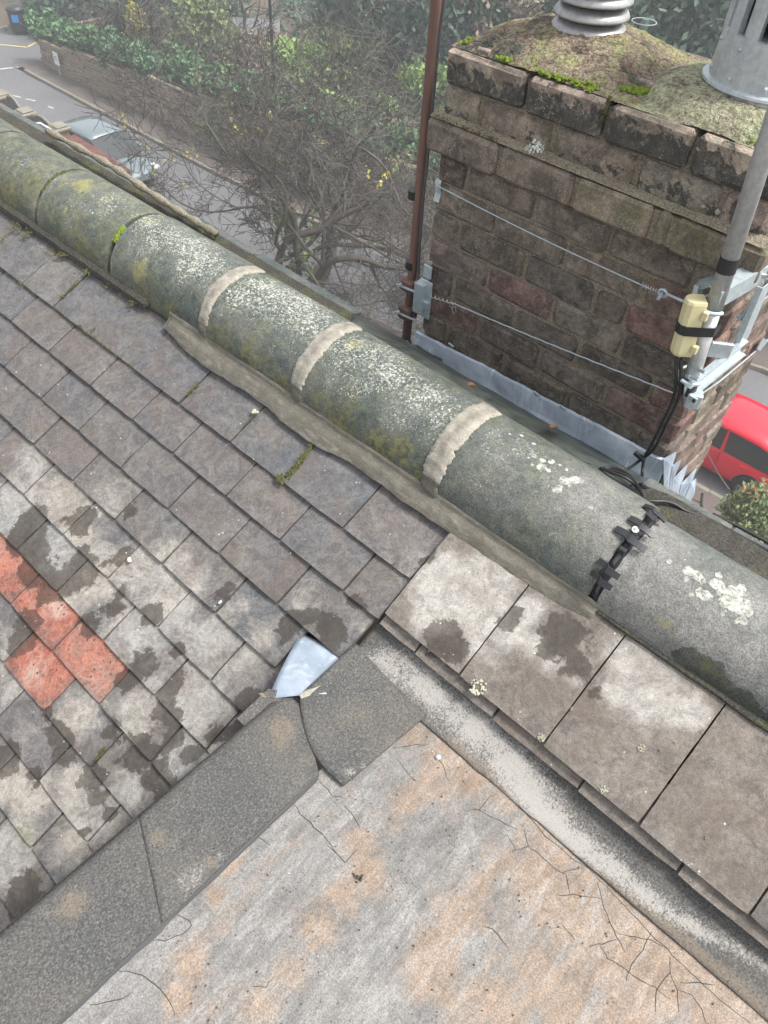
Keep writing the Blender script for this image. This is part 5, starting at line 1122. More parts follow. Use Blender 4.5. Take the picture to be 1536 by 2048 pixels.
kerb_piece(lambda f: 0.15 - 0.085 * f, lambda f: (0.50 + 0.055 * math.sin(PI * min(1, f * 2.4) / 2) - 0.10 * max(0, f - .18) / .82), 0.0105, None)
mb = MB(); mb.grid([[Vector((-0.709, y, ZF + .004)) for y in (-.95, 0, .3, .5)], [Vector((-0.714, y, ZF - .05)) for y in (-.95, 0, .3, .5)], [Vector((-0.712, y, ZF - (.9 if y < 0 else .4))) for y in (-.95, 0, .3, .5)]]); mb.setatt('white', [0] * 12); sub(mb, 'kerb_drop', M['felt'], fr)
mb = MB(); P = []
for i in range(80):
    y = -0.95 + 1.40 * i / 79; w = 0.006 + 0.004 * abs(fbm(y * 9, 3.1)) + (0.014 * max(0, fbm(y * 5, 9)) if y < .2 else 0); P.append([Vector((-0.514, y, ZF + .006)), Vector((-0.513 + w * .5, y, ZF + .0045)), Vector((-0.513 + w, y, ZF + .0015))])
mb.grid(P); sub(mb, 'lip_drip_shadow', M['lip_shadow'], fr)  # strip along the kerb's inner lip, its drip shadow painted as dark colour
mb = MB(); mb.grid([[Vector((-.735, .42, ZF + .001)), Vector((-.742, .515, ZF + .001))], [Vector((-.56, .42, ZF + .003)), Vector((-.60, .62, ZF + .004))]]); mb.setatt('tan', [.3] * 4); sub(mb, 'under_felt', M['felt'], fr)
# corner patch
def lerpP(a, b, t): return a + (b - a) * t
A_, B_, C_, D_ = Vector((-.672, .548, ZF + .02)), Vector((-.662, .715, ZF + .058)), Vector((-.440, .716, ZF + .014)), Vector((-.458, .474, ZF + .013))
P = []
for i in range(23):
    t = i / 22; l = A_.lerp(D_, t) + Vector((0, -0.028 * math.sin(PI * t) * (1 if t < .8 else 1), 0)); r = B_.lerp(C_, t) + Vector((0, 0, -0.012 * math.sin(PI * t)))
    P.append([l.lerp(r, j / 16) + Vector((0, 0, .0012 * fbm(t * 5, j * .4))) for j in range(17)])
felt_sheet(P, 0.006, 'corner_patch', 'square patch of felt lapped over the corner of the kerb', nrm=(0, 0, 1))
# felt upstand under the wide tiles
ZU = ZF + .03
uz = lambda u, v: tuple(at_z(u, v, ZU).xy)
def path(pts):
    o = []
    for p, q in zip(pts, pts[1:]):
        n = max(2, int(math.hypot(q[0] - p[0], q[1] - p[1]) / 14))
        o += [tuple(p[k] + (q[k] - p[k]) * t / n for k in range(4)) for t in range(n)]
    return o + [pts[-1]]
WHU = Field(uz, path([(700, 1312, 20, .7), (760, 1318, 30, 1.0), (810, 1345, 34, 1.05), (858, 1375, 32, 1.1), (918, 1428, 32, 1.1), (993, 1492, 34, 1.2), (1040, 1545, 36, 1.3), (1075, 1600, 38, 1.35), (1110, 1645, 34, 1.35), (1160, 1675, 26, 1.3), (1220, 1722, 24, 1.2), (1270, 1765, 22, 1.15), (1330, 1808, 18, 1.05), (1400, 1853, 15, 1), (1470, 1893, 12, .9), (1536, 1932, 11, .9), (1620, 1990, 11, .8)]))
TNU = Field(uz, [*path([(900, 1468, 14, .8), (960, 1524, 16, 1.1), (1040, 1598, 14, 1.2), (1100, 1654, 13, 1.2), (1160, 1704, 15, 1.2), (1220, 1754, 18, 1.3), (1290, 1816, 22, 1.3), (1350, 1868, 25, 1.2), (1430, 1936, 28, 1.1), (1520, 2010, 32, 1.1)]), (960, 1550, 26, .8), (1000, 1590, 24, 1), (1060, 1650, 26, 1.1), (1090, 1680, 20, 1), (1160, 1740, 26, .9), (1220, 1780, 28, .8), (1290, 1850, 30, .7), (1350, 1890, 34, .65), (1430, 1960, 40, .6), (1500, 2010, 40, .6), (880, 1480, 24, .7), (1150, 1720, 20, .9)])
P = []
for i in range(200):
    x = -0.672 + 2.05 * i / 199; row = []; sag = 0.0015 * fbm(x * 6, 1)
    prof = [(0.835, -1.485), (0.812, -1.502), (0.795, -1.517), (0.775, -1.530), (0.755, -1.539), (0.735, -1.546), (0.715, -1.5505), (0.698 + .002 * fbm(x * 15, 3), -1.5545)]
    if x < -.44: prof = [(y - 0.0, z) for y, z in prof]
    for (y, z) in prof: row.append(Vector((x, y, CZ + z + sag)))
    P.append(row)
P = [[row[j] for row in P] for j in range(8)]
P = P[::-1]
P2 = []
for a, b in zip(P, P[1:]): P2 += [a, [p.lerp(q, .5) for p, q in zip(a, b)]]
P2.append(P[-1]); felt_sheet(P2, 0.004, 'felt_upstand', None, WHU, TNU)
mb = MB(); mb.box((-.1 + .45, .1, ZF - .35), (1.6 + .9, 1.4, .6)); 
mb = MB(); mb.grid([[Vector((1.36, -.95, ZF - .02)), Vector((1.36, .7, ZF - .02))], [Vector((1.36, -.95, ZF - 1.2)), Vector((1.36, .7, ZF - 1.2))]]); mb.grid([[Vector((-.70, -.95, ZF - .005)), Vector((1.36, -.95, ZF - .005))], [Vector((-.70, -.95, ZF - 1.2)), Vector((1.36, -.95, ZF - 1.2))]]); sub(mb, 'dormer_cheek', M['render'], fr)

# bright lead scrap in the corner of the slope
pl = MB(); a_, b_, c_, d_ = [Vector(q) for q in (S(*slope_of(596, 1262), -.021), S(*slope_of(697, 1318), -.012), at_z(535, 1398, ZF - .005), at_z(652, 1388, ZF + .028))]
P = []
for i in range(13):
    t = i / 12; l = a_.lerp(c_, t) + Vector((-.004, 0.002, 0.004)) * math.sin(PI * t); r = b_.lerp(d_, t); P.append([l.lerp(r, j / 10) + Vector((0, 0, .005 * math.sin(PI * j / 10) + .0025 * fbm(i * .25, j * .25))) for j in range(11)])
pl.slab(P, (0, 0, 1), .002); o = sub(pl, 'lead_soaker', M['leadb'], house, 'bright blue grey lead sheet tucked under the lowest corner tiles', smooth=True)
mb = MB(); P = []
for i in range(30):
    t = i / 29; c = b_.lerp(d_, t) if t < .6 else b_.lerp(d_, .6).lerp(at_z(600, 1395, ZF + .02), (t - .6) / .4); w = .006 + .006 * abs(fbm(t * 6, 2)); P.append([c + Vector((-w, 0, .004)), c + Vector((0, 0, .009)), c + Vector((w, -.002, .004))])
mb.grid(P); mb.setatt('dry', [1] * 90); sub(mb, 'mortar_fillet', M['fresh'], house, smooth=True)
pbm = MB(); pbm.bbox(at_z(527, 1393, ZF - .005), (.02, .017, .014), .005, jit=.003); tag(pbm.build('mortar_crumb', M['cmortar']), 'small crumb of mortar lying at the tip of the bright lead sheet', 'rubble')
for k, (u, v, r, lab) in enumerate(((260, 1120, .009, 'flat pale pebble resting at a damp tile joint left of centre'), (441, 1205, .006, 'oval white pebble near the bottom corner of a streaked tile'), (193, 1016, .004, 'tiny white pebble on the pale tiles above the damp patches'))):
    mb = MB(); x, s = slope_of(u, v); mb.bbox(S(x, s, .003), (r * 1.8, r * 1.1, .005), .002, Matrix.Rotation(-.5 - k, 3, 'Z'), jit=.0008); tag(mb.build('pebble', M['lichw'], smooth=True), lab, 'pebble')
# lichen rosettes on the wide tiles
def rosette(c, n_, r, mat, R, parent, ring=False):
    t1 = Vector((1, 0, 0)); n_ = Vector(n_).normalized(); t1 = (t1 - n_ * t1.dot(n_)).normalized(); t2 = n_.cross(t1); mb = MB()
    for _ in range(60):
        a = R.uniform(0, 2 * PI); q = r * (R.uniform(.4, 1) if ring else R.random() ** .6); p = c + (t1 * math.cos(a) + t2 * math.sin(a)) * q; w = r * R.uniform(.08, .17); k = R.randint(5, 6)
        vs = [p + (t1 * math.cos(b * 2 * PI / k) + t2 * math.sin(b * 2 * PI / k)) * w * R.uniform(.7, 1.2) for b in range(k)] + [p + n_ * .0012 ]
        mb.add(vs, [(b, (b + 1) % k, k) for b in range(k)])
    sub(mb, 'lichen', mat, parent, kind='stuff')
nS = (0, -SP, CP)
for (u, v, r, rg) in ((957, 1375, .019, 1), (1084, 1475, .009, 0), (1208, 1580, .009, 0), (1283, 1497, .008, 0), (1144, 1418, .004, 0), (1320, 1500, .003, 0), (1352, 1485, .003, 0), (1413, 1675, .004, 0), (1195, 1525, .002, 0)):
    x, s = slope_of(u, v); rosette(S(x, s, .0085), nS, r, M['lichy'], Rm, house, rg)
# ================================================================== chimney
YC = 1.68; XL, XR, YB = -1.32, -0.435, 2.14
ch_ = empty('chimney', ((XL + XR) / 2, 1.9, CZ - 1.6), 'weathered brick chimney stack with two metal cowls, lead apron at its base', 'chimney')
rows = [-.604, -.690, -.772, -.857, -.942, -1.025, -1.107, -1.190, -1.272, -1.355, -1.440, -1.523]
joints = {0: [1057, 133, 1220, 192, 1395, 262, 1535, 291], 1: [961, 197, 1111, 242, 1283, 301, 1458, 356], 2: [999, 288, 1155, 337, 1317, 401, 1358, 409], 3: [936, 322, 1078, 374, 1230, 436, 1407, 502], 4: [994, 402, 1139, 468, 1301, 536],
          5: [919, 434, 1055, 496, 1196, 559, 1262, 590], 6: [978, 521, 1110, 584, 1255, 648], 7: [908, 544, 1032, 607, 1163, 669, 1312, 744], 8: [957, 635, 1082, 685, 1219, 755], 9: [893, 643, 1009, 705, 1134, 785, 1272, 868], 10: [1200, 870]}
proj = [0.010, 0.0, 0.028, 0, 0, 0, 0, 0, 0, 0, 0]
def brick(c, d, soot=(0, 0), low=0.0, algae=0.0, name='brick', bev=0.009, jit=0.003, wear=None):
    mb = MB(); mb.bbox((0, 0, 0), d, bev, jit=jit)
    for i, v in enumerate(mb.v): pass
    zz = [v[2] / d[2] for v in mb.v]; xx = [v[0] / d[0] for v in mb.v]
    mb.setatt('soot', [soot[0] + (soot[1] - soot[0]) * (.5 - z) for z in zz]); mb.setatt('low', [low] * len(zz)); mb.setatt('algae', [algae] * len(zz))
    o = bpy.data.objects.new(name, mb.mesh('brick', M['brick'])); link(o, ch_); o.location = Vector(c); o.rotation_euler = (U(-.012, .012), U(-.006, .006), U(-.008, .008)); return o
for r in range(11):
    zt, zb = rows[r], rows[r + 1]; p = proj[r]; js = joints[r]; xs_ = [at_y(js[i], js[i + 1], YC - p).x for i in range(0, len(js), 2)]
    if r == 10: xs_ = [XL + .22 * k for k in (1, 2, 3)]
    left, right = XL - p, XR + p
    if r == 0: left = -1.318
    xs_ = [left] + [x for x in xs_ if left + .02 < x < right - .02] + [right]
    while xs_[-1] - xs_[-2] > .27: xs_.insert(-1, xs_[-2] + .225)
    for a, b in zip(xs_, xs_[1:]):
        g = .006; w = b - a - 2 * g + (g if a == left else 0) + (g if b == right else 0); cx = (a + b) / 2 + (-g / 2 if a == left else 0) + (g / 2 if b == right else 0)
        h = zt - zb - (.008 if r not in (0, 2) else .006)
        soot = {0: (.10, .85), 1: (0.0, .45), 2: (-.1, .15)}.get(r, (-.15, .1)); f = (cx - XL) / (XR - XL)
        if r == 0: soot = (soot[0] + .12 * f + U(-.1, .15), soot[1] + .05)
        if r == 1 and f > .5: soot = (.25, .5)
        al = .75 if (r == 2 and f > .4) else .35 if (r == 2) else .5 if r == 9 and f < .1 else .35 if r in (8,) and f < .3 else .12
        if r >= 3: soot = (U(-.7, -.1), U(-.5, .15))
        y0 = YC - p + U(-.002, .002)
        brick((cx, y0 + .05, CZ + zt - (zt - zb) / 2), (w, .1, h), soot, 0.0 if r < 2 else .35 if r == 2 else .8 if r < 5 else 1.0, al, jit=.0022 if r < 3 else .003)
# the other three faces
allrows = rows + [rows[-1] - .0825 * k for k in range(1, 14)]
for r in range(len(allrows) - 1):
    zt, zb = allrows[r], allrows[r + 1]; p = proj[r] if r < 11 else 0; zc = CZ + (zt + zb) / 2; h = zt - zb - .009; lowv = 0.1 if r < 2 else .45 if r == 2 else .75
    ya, yb = YC - p + (.103), YB + p
    off = [.11, .335] if r % 2 else [.225]
    cuts = [ya] + [ya - .103 + o for o in off if ya + .03 < ya - .103 + o < yb - .03] + [yb]
    for side, xf in ((1, XR + p), (-1, XL - p)):
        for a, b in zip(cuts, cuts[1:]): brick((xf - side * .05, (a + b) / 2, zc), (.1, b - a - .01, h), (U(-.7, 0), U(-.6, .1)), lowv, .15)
    if r < 16:
        x = XL + (.11 if r % 2 else .0)
        if r % 2: brick((XL + .055 + .05, YB + p - .05, zc), (.09, .1, h), (0, 0), lowv, .2)
        while x < XR - .1:
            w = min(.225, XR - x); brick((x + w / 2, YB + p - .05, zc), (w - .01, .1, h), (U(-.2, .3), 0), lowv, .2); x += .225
core = MB(); core.box(((XL + XR) / 2, (YC + YB) / 2, CZ - 1.55), (XR - XL - .02, YB - YC - .02, 1.86)); core.box(((XL + XR) / 2, (YC + YB) / 2, CZ + (rows[2] + rows[3]) / 2), (XR - XL + .032, YB - YC + .032, .07)); sub(core, 'mortar_core', M['cmortar'], ch_)
# sloping mortar ledges above the corbel
for (z, y0, y1, dz) in ((rows[2], YC - .024, YC + .004, .012),):
    mb = MB(); P = []
    for i in range(120):
        x = XL - .022 + (XR - XL + .044) * i / 119; k = .003 * fbm(x * 22, 1); P.append([Vector((x, y0 + .002 + .004 * abs(fbm(x * 14, 6)), CZ + z + .0015)), Vector((x, (y0 + y1) / 2, CZ + z + dz * .7 + k)), Vector((x, y1, CZ + z + dz * 1.3 + k))])
    mb.grid(P); sub(mb, 'mortar_ledge', M['cmortar'], ch_, smooth=True)
# flaunching
TOPZ = CZ - .604
def hf(x, y, cx, cy, rx, ry, h, flat=.3, pw=.5):
    d = math.hypot((x - cx) / rx, (y - cy) / ry)
    if d >= 1: return 0
    return h * min(1, (1 - d) / (1 - flat)) ** pw
DX1, DX2, DY = -1.072, -.625, 1.90
for nm, mt, x0, x1, F in (('flaunching', 'fl1', XL + .002, -.80, lambda x, y: .006 + hf(x, y, DX1 + .01, DY, .275, .235, .061, .3, .8)), ('flaunching', 'fl2', -.86, XR + .012, lambda x, y: .005 + hf(x, y, DX2, DY, .235, .222, .057, .35, .45))):
    mb = MB(); P = []; nx, ny = 80, 72
    for i in range(nx + 1):
        row = []
        for j in range(ny + 1):
            x = x0 + (x1 - x0) * i / nx; y = YC + .006 + (YB - YC - .012) * j / ny; z = F(x, y)
            lump = (.007 if mt == 'fl1' else .003) * fbm(x * 14, y * 14, 2) + (.005 if mt == 'fl1' else .0025) * abs(fbm(x * 40, y * 40, 7))
            e = min(1, min(y - YC, YB - y) / .02); row.append(Vector((x, y, TOPZ - .004 + z * e + lump * min(1, z * 30 + .2))))
        P.append(row)
    mb.grid(P); sub(mb, nm, M[mt], ch_, 'domed mortar with rust pink and mossy patches under the ribbed cowl' if mt == 'fl1' else 'smooth pale lichened mortar dome under the slotted cowl', smooth=True)
for (u, v, a, s) in ((1302, 153, .1, .03), (1314, 160, .0, .034), (1290, 166, .1, .03), (1272, 150, .3, .022), (1306, 143, .0, .03), (968, 103, .2, .02), (1300, 172, .0, .036)):
    mb = MB(); c = at_z(u, v, TOPZ + .014); mb.bbox(c, (s * 1.7, .014, .012), .002, Matrix.Rotation(a, 3, 'Z'), jit=.001); sub(mb, 'creasing_tile', M['brick'], ch_)
def edge_moss(p0, p1, n, r, mat, y=YC - .004, z=TOPZ + .004, sp=.006):
    a, b = at_z(*p0, z), at_z(*p1, z); moss_lump(lambda: (lambda t: a.lerp(b, t) + Vector((Rm.gauss(0, .004), Rm.gauss(0, sp), Rm.gauss(0, .003))))(Rm.random()), Rm, r * .5, r, n, mat, parent=ch_)
edge_moss((1080, 143), (1190, 178), 160, .006, M['moss']); edge_moss((1000, 116), (1022, 123), 50, .006, M['moss']); edge_moss((1215, 172), (1245, 176), 60, .007, M['moss']); edge_moss((1248, 178), (1295, 186), 110, .008, M['moss'], sp=.008); edge_moss((1500, 280), (1536, 286), 60, .006, M['moss'])
edge_moss((1008, 85), (1018, 108), 20, .005, M['mossd']); edge_moss((930, 88), (940, 78), 14, .007, M['moss']); edge_moss((1000, 52), (1100, 36), 120, .007, M['mossd'], sp=.012)
def vmoss(p0, p1, y, n, r, mat):
    a, b = at_y(*p0, y), at_y(*p1, y); moss_lump(lambda: (lambda t: a.lerp(b, t) + Vector((Rm.gauss(0, .002), Rm.gauss(0, .001), Rm.gauss(0, .002))))(Rm.random()), Rm, r * .5, r, n, mat, parent=ch_)
vmoss((1221, 192), (1200, 245), YC - .008, 50, .004, M['mossd']); vmoss((1488, 363), (1502, 368), YC, 25, .005, M['moss']); vmoss((868, 232), (1000, 283), YC - .022, 60, .003, M['mossd']); vmoss((1060, 200), (1110, 232), YC - .006, 40, .003, M['mossd']); vmoss((1270, 287), (1290, 297), YC - .002, 20, .004, M['mossd'])
rosette(at_y(1070, 294, YC - .030), (0, -1, .5), .017, M['lichw'], Rm, ch_); rosette(at_y(1054, 297, YC - .030), (0, -1, .5), .007, M['lichw'], Rm, ch_); rosette(at_y(1080, 298, YC - .030), (0, -1, .5), .010, M['lichw'], Rm, ch_)
rosette(at_y(1406, 413, YC - .018), (0, -.4, 1), .005, M['lichy'], Rm, ch_); rosette(at_y(1436, 424, YC - .02), (0, -.4, 1), .007, M['lichy'], Rm, ch_)

# lead apron and the finger ends round the corner
mb = MB(); P = []; wt_a = []; N = 90
for i in range(N + 1):
    x = XL - .012 + (XR - XL + .024) * i / N; t = i / N; zt = -1.436 + .037 * t + .004 * fbm(x * 9, 3) + .0016 * fbm(x * 40, 1); zb = -1.512 + .030 * t; row = []
    for (f, yy) in ((0, YC - .002), (.02, YC - .012), (.3, YC - .014), (.7, YC - .017), (1, YC - .022)): row.append(Vector((x, yy - .0035 * fbm(x * 7, f * 3), CZ + zt + (zb - zt) * f)))
    row.append(Vector((x, YC - .030, CZ + zb - .006))); P.append(row); wt_a += [0, 0, 0, .15 + (.5 if t < .14 else 0), .2 + (.6 if t < .2 else 0), .5]
mb.slab(P, (0, -1, 0), -.0025); mb.setatt('wet', wt_a); o = sub(mb, 'lead_apron', M['lead'], ch_, 'bright grey lead flashing along the foot of the stack', smooth=False)
for u, v in ((902, 690), (1073, 787), (1126, 815)):
    c = at_y(u, v, YC - .014); mb = MB(); mb.bbox(c, (.022, .006, .008), .002, Matrix.Rotation(.2, 3, 'Y')); sub(mb, 'lead_clip', M['galv'], ch_)
tips = [(1351, 904), (1361, 920), (1374, 929), (1392, 937), (1391, 957)]; vals_ = [(1325, 918), (1343, 931), (1345, 958), (1361, 968), (1380, 966), (1388, 985)]
mb = MB()
for k in range(5):
    l = at_x(*vals_[k], XR + .012 + .002 * k); r = at_x(*vals_[k + 1], XR + .012 + .002 * k); t = at_x(*tips[k], XR + .005); b0 = at_x(1326 + k * 9.5, 972 + k * 8, XR + .015 + .002 * k); b1 = at_x(1337 + k * 9.0, 980 + k * 9, XR + .015 + .002 * k)
    l2, r2 = b0 + Vector((.01, 0, -.06)), b1 + Vector((.01, 0, -.06)); mid = (l + r) / 2 + Vector((.003, 0, 0)); m2 = (b0 + b1) / 2 + Vector((.003, 0, 0))
    mb.add([l, r, t, mid, b0, b1, m2, l2, r2, (l2 + r2) / 2], [(0, 3, 2), (3, 1, 2), (0, 4, 6, 3), (3, 6, 5, 1), (4, 7, 9, 6), (6, 9, 8, 5)])
o = sub(mb, 'lead_fingers', M['leadb'], ch_, 'pale lead wing cut into pointed fingers on the side of the stack'); md = o.modifiers.new('t', 'SOLIDIFY'); md.thickness = .003; md.offset = 1
mb = MB(); P = []
for i in range(10):
    t = i / 9; P.append([Vector((XR - .02 + .03 * j / 4 * (1) + .008 * (j > 2), YC - .012 + .08 * t - .004 * j, CZ - 1.405 - .11 * j / 4 - .05 * t * j / 4)) for j in range(5)])
# saddle of dull lead between ridge and stack
mb = MB(); P = []
for i in range(70):
    x = XL - .12 + (XR - XL + .135) * i / 69; row = []
    for (y, z) in ((1.31, -1.262), (1.36, -1.272), (1.40, -1.292), (1.45, -1.318), (1.52, -1.368), (1.60, -1.43), (1.645, -1.468), (1.672, -1.482)):
        f = (x - XL) / (XR - XL); row.append(Vector((x, y, CZ + z - (.02 * (1 - f)) * (y > 1.6) + .005 * fbm(x * 8, y * 8))))
    P.append(row)
mb.grid(P); sub(mb, 'lead_saddle', M['wetlead'], ch_, smooth=True)
for k, (u, v, lb) in enumerate(((940, 778, 'curled orange brown dead leaf in the gutter left of the pointing band'), (1103, 862, 'tan dead leaf lying on the dull lead behind the ridge'), (1128, 915, 'brown dead leaf pressed flat against the dull lead'))):
    c = at_z(u, v, CZ - 1.33); mb = MB(); P = [[c + Vector((.014 * (i - 2) / 2, .010 * (j - 1) * (1 - abs(i - 2) / 2.6), .006 * abs(j - 1) + .008 + .002 * i)) for j in range(3)] for i in range(5)]; mb.grid(P); tag(mb.build('dead_leaf', plain('dead_leaf_brown', (.3, .16, .09), .8)), lb, 'leaf')

# cowls
def ringcowl():
    c = Vector((DX1, DY, CZ - .566)); r = empty('chimney_cowl', tuple(c), 'ribbed silver aluminium cowl on the left mortar dome', 'chimney cowl')
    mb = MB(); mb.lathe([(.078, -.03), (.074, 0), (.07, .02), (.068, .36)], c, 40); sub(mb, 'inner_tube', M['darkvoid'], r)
    mb = MB(); mb.lathe([(.082, -.03), (.080, 0), (.078, .016), (.07, .018)], c, 40); sub(mb, 'collar', M['cowl'], r, smooth=True)
    for k in range(9):
        z = .016 + .031 * k; mb = MB(); R0 = .090 + .001 * (k < 3)
        mb.lathe([(.074, z + .024), (R0 - .004, z + .010), (R0, z + .0035), (R0, z), (R0 - .003, z - .0015), (.078, z + .003), (.074, z + .006)], c, 48); sub(mb, 'louvre_ring', M['cowl'], r, smooth=True)
    mb = MB(); mb.lathe([(.094, .296), (.096, .302), (.06, .325), (.01, .335)], c, 40); sub(mb, 'cap', M['cowl'], r, smooth=True)
ringcowl()
def slotcowl():
    c = Vector((DX2 + .012, DY, CZ - .574)); r = empty('chimney_cowl', tuple(c), 'tall pale slotted metal cowl with rivets on the right mortar dome', 'chimney cowl')
    mb = MB(); mb.lathe([(.134, -.035), (.134, .0), (.142, .004), (.142, .010), (.136, .014), (.136, .019), (.140, .023), (.139, .028), (.127, .031)], c, 56); sub(mb, 'base_collar', M['cowlp'], r, smooth=False)
    mb = MB(); mb.lathe([(.127, .028), (.1245, .118), (.119, .12)], c, 56); sub(mb, 'drum', M['cowlp'], r, smooth=False)
    for (zz, rr, n) in ((.045, .128, 10), (.098, .1255, 10)):
        for k in range(n):
            a = 2 * PI * (k + (.5 if zz > .1 else 0)) / n; m_ = MB(); p = c + Vector((math.cos(a) * rr, math.sin(a) * rr, zz)); m_.lathe([(.0048, -.002), (.0044, .002), (.002, .0038)], p, 8, Matrix((( -math.sin(a), 0, math.cos(a)), (math.cos(a), 0, math.sin(a)), (0, 1, 0)))); sub(m_, 'rivet', M['galv'], r)
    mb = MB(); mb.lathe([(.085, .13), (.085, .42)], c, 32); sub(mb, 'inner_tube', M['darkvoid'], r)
    n = 14
    for k in range(n):
        a0 = 2 * PI * k / n; m_ = MB(); P = []
        for z in (.108, .13, .38): 
            P.append([c + Vector((math.cos(a0 + d) * q, math.sin(a0 + d) * q, z)) for d, q in ((-.15, .108), (-.14, .120), (-.05, .126), (.05, .126), (.14, .120), (.15, .108))])
        m_.grid(P); o = sub(m_, 'vane', M['cowlp'], r); o.data.polygons.foreach_set('use_smooth', [False] * len(o.data.polygons))
    mb = MB(); mb.lathe([(.120, .375), (.134, .385), (.132, .40), (.07, .45), (.01, .46)], c, 40); sub(mb, 'cap', M['cowlp'], r, smooth=True)
    mb = MB()
    for k in range(60):
        a = PI * 1.02 + 1.1 * PI * k / 59; mb.tube([c + Vector((math.cos(a) * .141, math.sin(a) * .141, -.004 + .002 * math.sin(k))), c + Vector((math.cos(a + .06) * .143, math.sin(a + .06) * .143, -.005))], .008 + .003 * abs(math.sin(k * 2.3)), 5)
    sub(mb, 'sealing_mortar', M['bed'], r)
slotcowl()

# ------------------------------------------------------------------ lashing wires and plates
def plate(name, c, d, rot, mat, parent, bev=.002): mb = MB(); mb.bbox(c, d, bev, rot); return sub(mb, name, mat, parent)
yw = YC - .014
w1 = empty('lashing_wire', tuple(at_y(875, 372, yw)), 'upper stay wire across the brick face ending at a hooked eye bolt', 'wire', 'steel wires lashed round the chimney')
a, b = at_y(873, 370, yw - .012), at_y(1302, 578, yw - .012)
mb = MB(); mb.tube([a + (b - a) * t + Vector((0, -.001, -.006 * math.sin(PI * t))) for t in [i / 12 for i in range(13)]], .0016, 6); sub(mb, 'wire', M['galv'], w1)
pl_ = MB(); c = at_y(875, 381, YC - .006); P = [[c + Vector((.010 * (j - 1.5) / 1.5, -.003 * math.sin(i * 1.2), .031 * (3 - i) / 3)) for j in range(4)] for i in range(7)]; pl_.slab(P, (0, -1, 0), .003); sub(pl_, 'corner_plate', M['galv'], w1)
def helix(a, b, r, turns, wr, parent, nm='twist'):
    d = (b - a).normalized(); n1 = d.orthogonal().normalized(); n2 = d.cross(n1); n = int(turns * 10); mb = MB(); mb.tube([a.lerp(b, i / n) + (n1 * math.cos(i * 2 * PI / 10) + n2 * math.sin(i * 2 * PI / 10)) * r for i in range(n + 1)], wr, 4); return sub(mb, nm, M['galv'], parent)
helix(at_y(1285, 570, yw - .012), at_y(1322, 585, yw - .014), .0036, 7, .0014, w1)
e0 = at_y(1327, 585, yw - .018); mb = MB(); mb.tube([e0 + Vector((.010 * math.cos(t), -.004, .008 * math.sin(t))) for t in [i * 2 * PI / 14 for i in range(15)]], .0035, 6); mb.tube([e0 + Vector((.008, 0, 0)), at_y(1376, 607, yw - .03)], .0035, 8); mb.tube([e0 + Vector((-.003, .01, .002)), e0 + Vector((.002, -.026, -.006))], .0042, 8); sub(mb, 'eye_bolt', M['galv'], w1)
w2 = empty('lashing_wire', tuple(at_y(870, 590, yw)), 'lower stay wire twisted round a corner bracket and running to the mast foot', 'wire', 'steel wires lashed round the chimney')
a, b = at_y(905, 606, yw - .006), at_y(1352, 788, yw - .03); mb = MB(); mb.tube([a + (b - a) * t + Vector((0, 0, -.004 * math.sin(PI * t) + .0006 * math.sin(t * 90))) for t in [i / 60 for i in range(61)]], .0019, 6); sub(mb, 'wire', M['galv'], w2)
helix(at_y(862, 592, yw - .004), at_y(910, 607, yw - .006), .004, 6, .0014, w2)
mb = MB(); mb.tube([at_y(u, v, yw - .008) for u, v in ((903, 604), (899, 612), (905, 616), (911, 612), (912, 625))], .0009, 4); mb.tube([at_y(u, v, yw - .008) for u, v in ((905, 606), (904, 618), (908, 628))], .0009, 4); sub(mb, 'wire_tail', M['galv'], w2)
w3 = empty('lashing_wire', tuple(at_x(1440, 760, XR + .012)), 'white stay wire along the narrow right side of the stack', 'wire', 'steel wires lashed round the chimney')
mb = MB(); mb.tube([at_x(1390, 797, XR + .03), at_x(1440, 762, XR + .012), at_x(1500, 712, XR + .010), at_x(1520, 694, XR + .010), Vector((XR + .012, YB, at_x(1528, 685, XR + .01).z + .0))], .0022, 6); sub(mb, 'wire', M['cowlp'], w3)
pl_ = MB(); P = [[at_x(1527, 676, XR + .014), at_x(1537, 682, XR + .014)], [at_x(1514, 698, XR + .014), at_x(1520, 702, XR + .014)]]; pl_.slab(P, (1, 0, 0), .003); sub(pl_, 'corner_plate', M['cowlp'], w3)

# rusty pole at the left corner with its bracket and cable
rp_ = empty('aerial_pole', tuple(at_y(812, 676, 1.70)), 'rust brown aerial pole clamped beside the left corner of the stack', 'pole')
p0, p1 = at_y(813, 676, 1.70), at_y(868, 60, 1.70); dr = (p1 - p0); top = p0 + dr * 1.9
mb = MB(); mb.tube([p0, top], .0148, 16); sub(mb, 'pole', M['rust'], rp_, smooth=False)
mb = MB(); mb.tube([at_y(821, 630, 1.697) + Vector((0, -.018, 0)), at_y(816, 700, 1.697)], .016, 12); 
for (u, v) in ((829, 388), (823, 529)):
    c = at_y(u, v, 1.70); mb = MB(); mb.tube([c - dr.normalized() * .012, c + dr.normalized() * .012], .0195, 14); sub(mb, 'tape_band', M['black'], rp_)
br = empty('pole_bracket', tuple(at_y(842, 590, 1.70)), 'galvanised corner bracket with rusty clamps holding the rusty pole', 'bracket')
X_ = p0.x
def bx(u0, v0, u1, v1, y, th, mat, nm):
    a, b = at_y(u0, v0, y), at_y(u1, v1, y); mb = MB(); mb.bbox(((a.x + b.x) / 2, y, (a.z + b.z) / 2), (abs(a.x - b.x), th, abs(a.z - b.z)), .002); sub(mb, nm, mat, br)
bx(842, 555, 858, 640, YC - .006, .006, M['galv'], 'wall_plate'); bx(835, 560, 847, 628, 1.672, .03, M['galv'], 'channel')
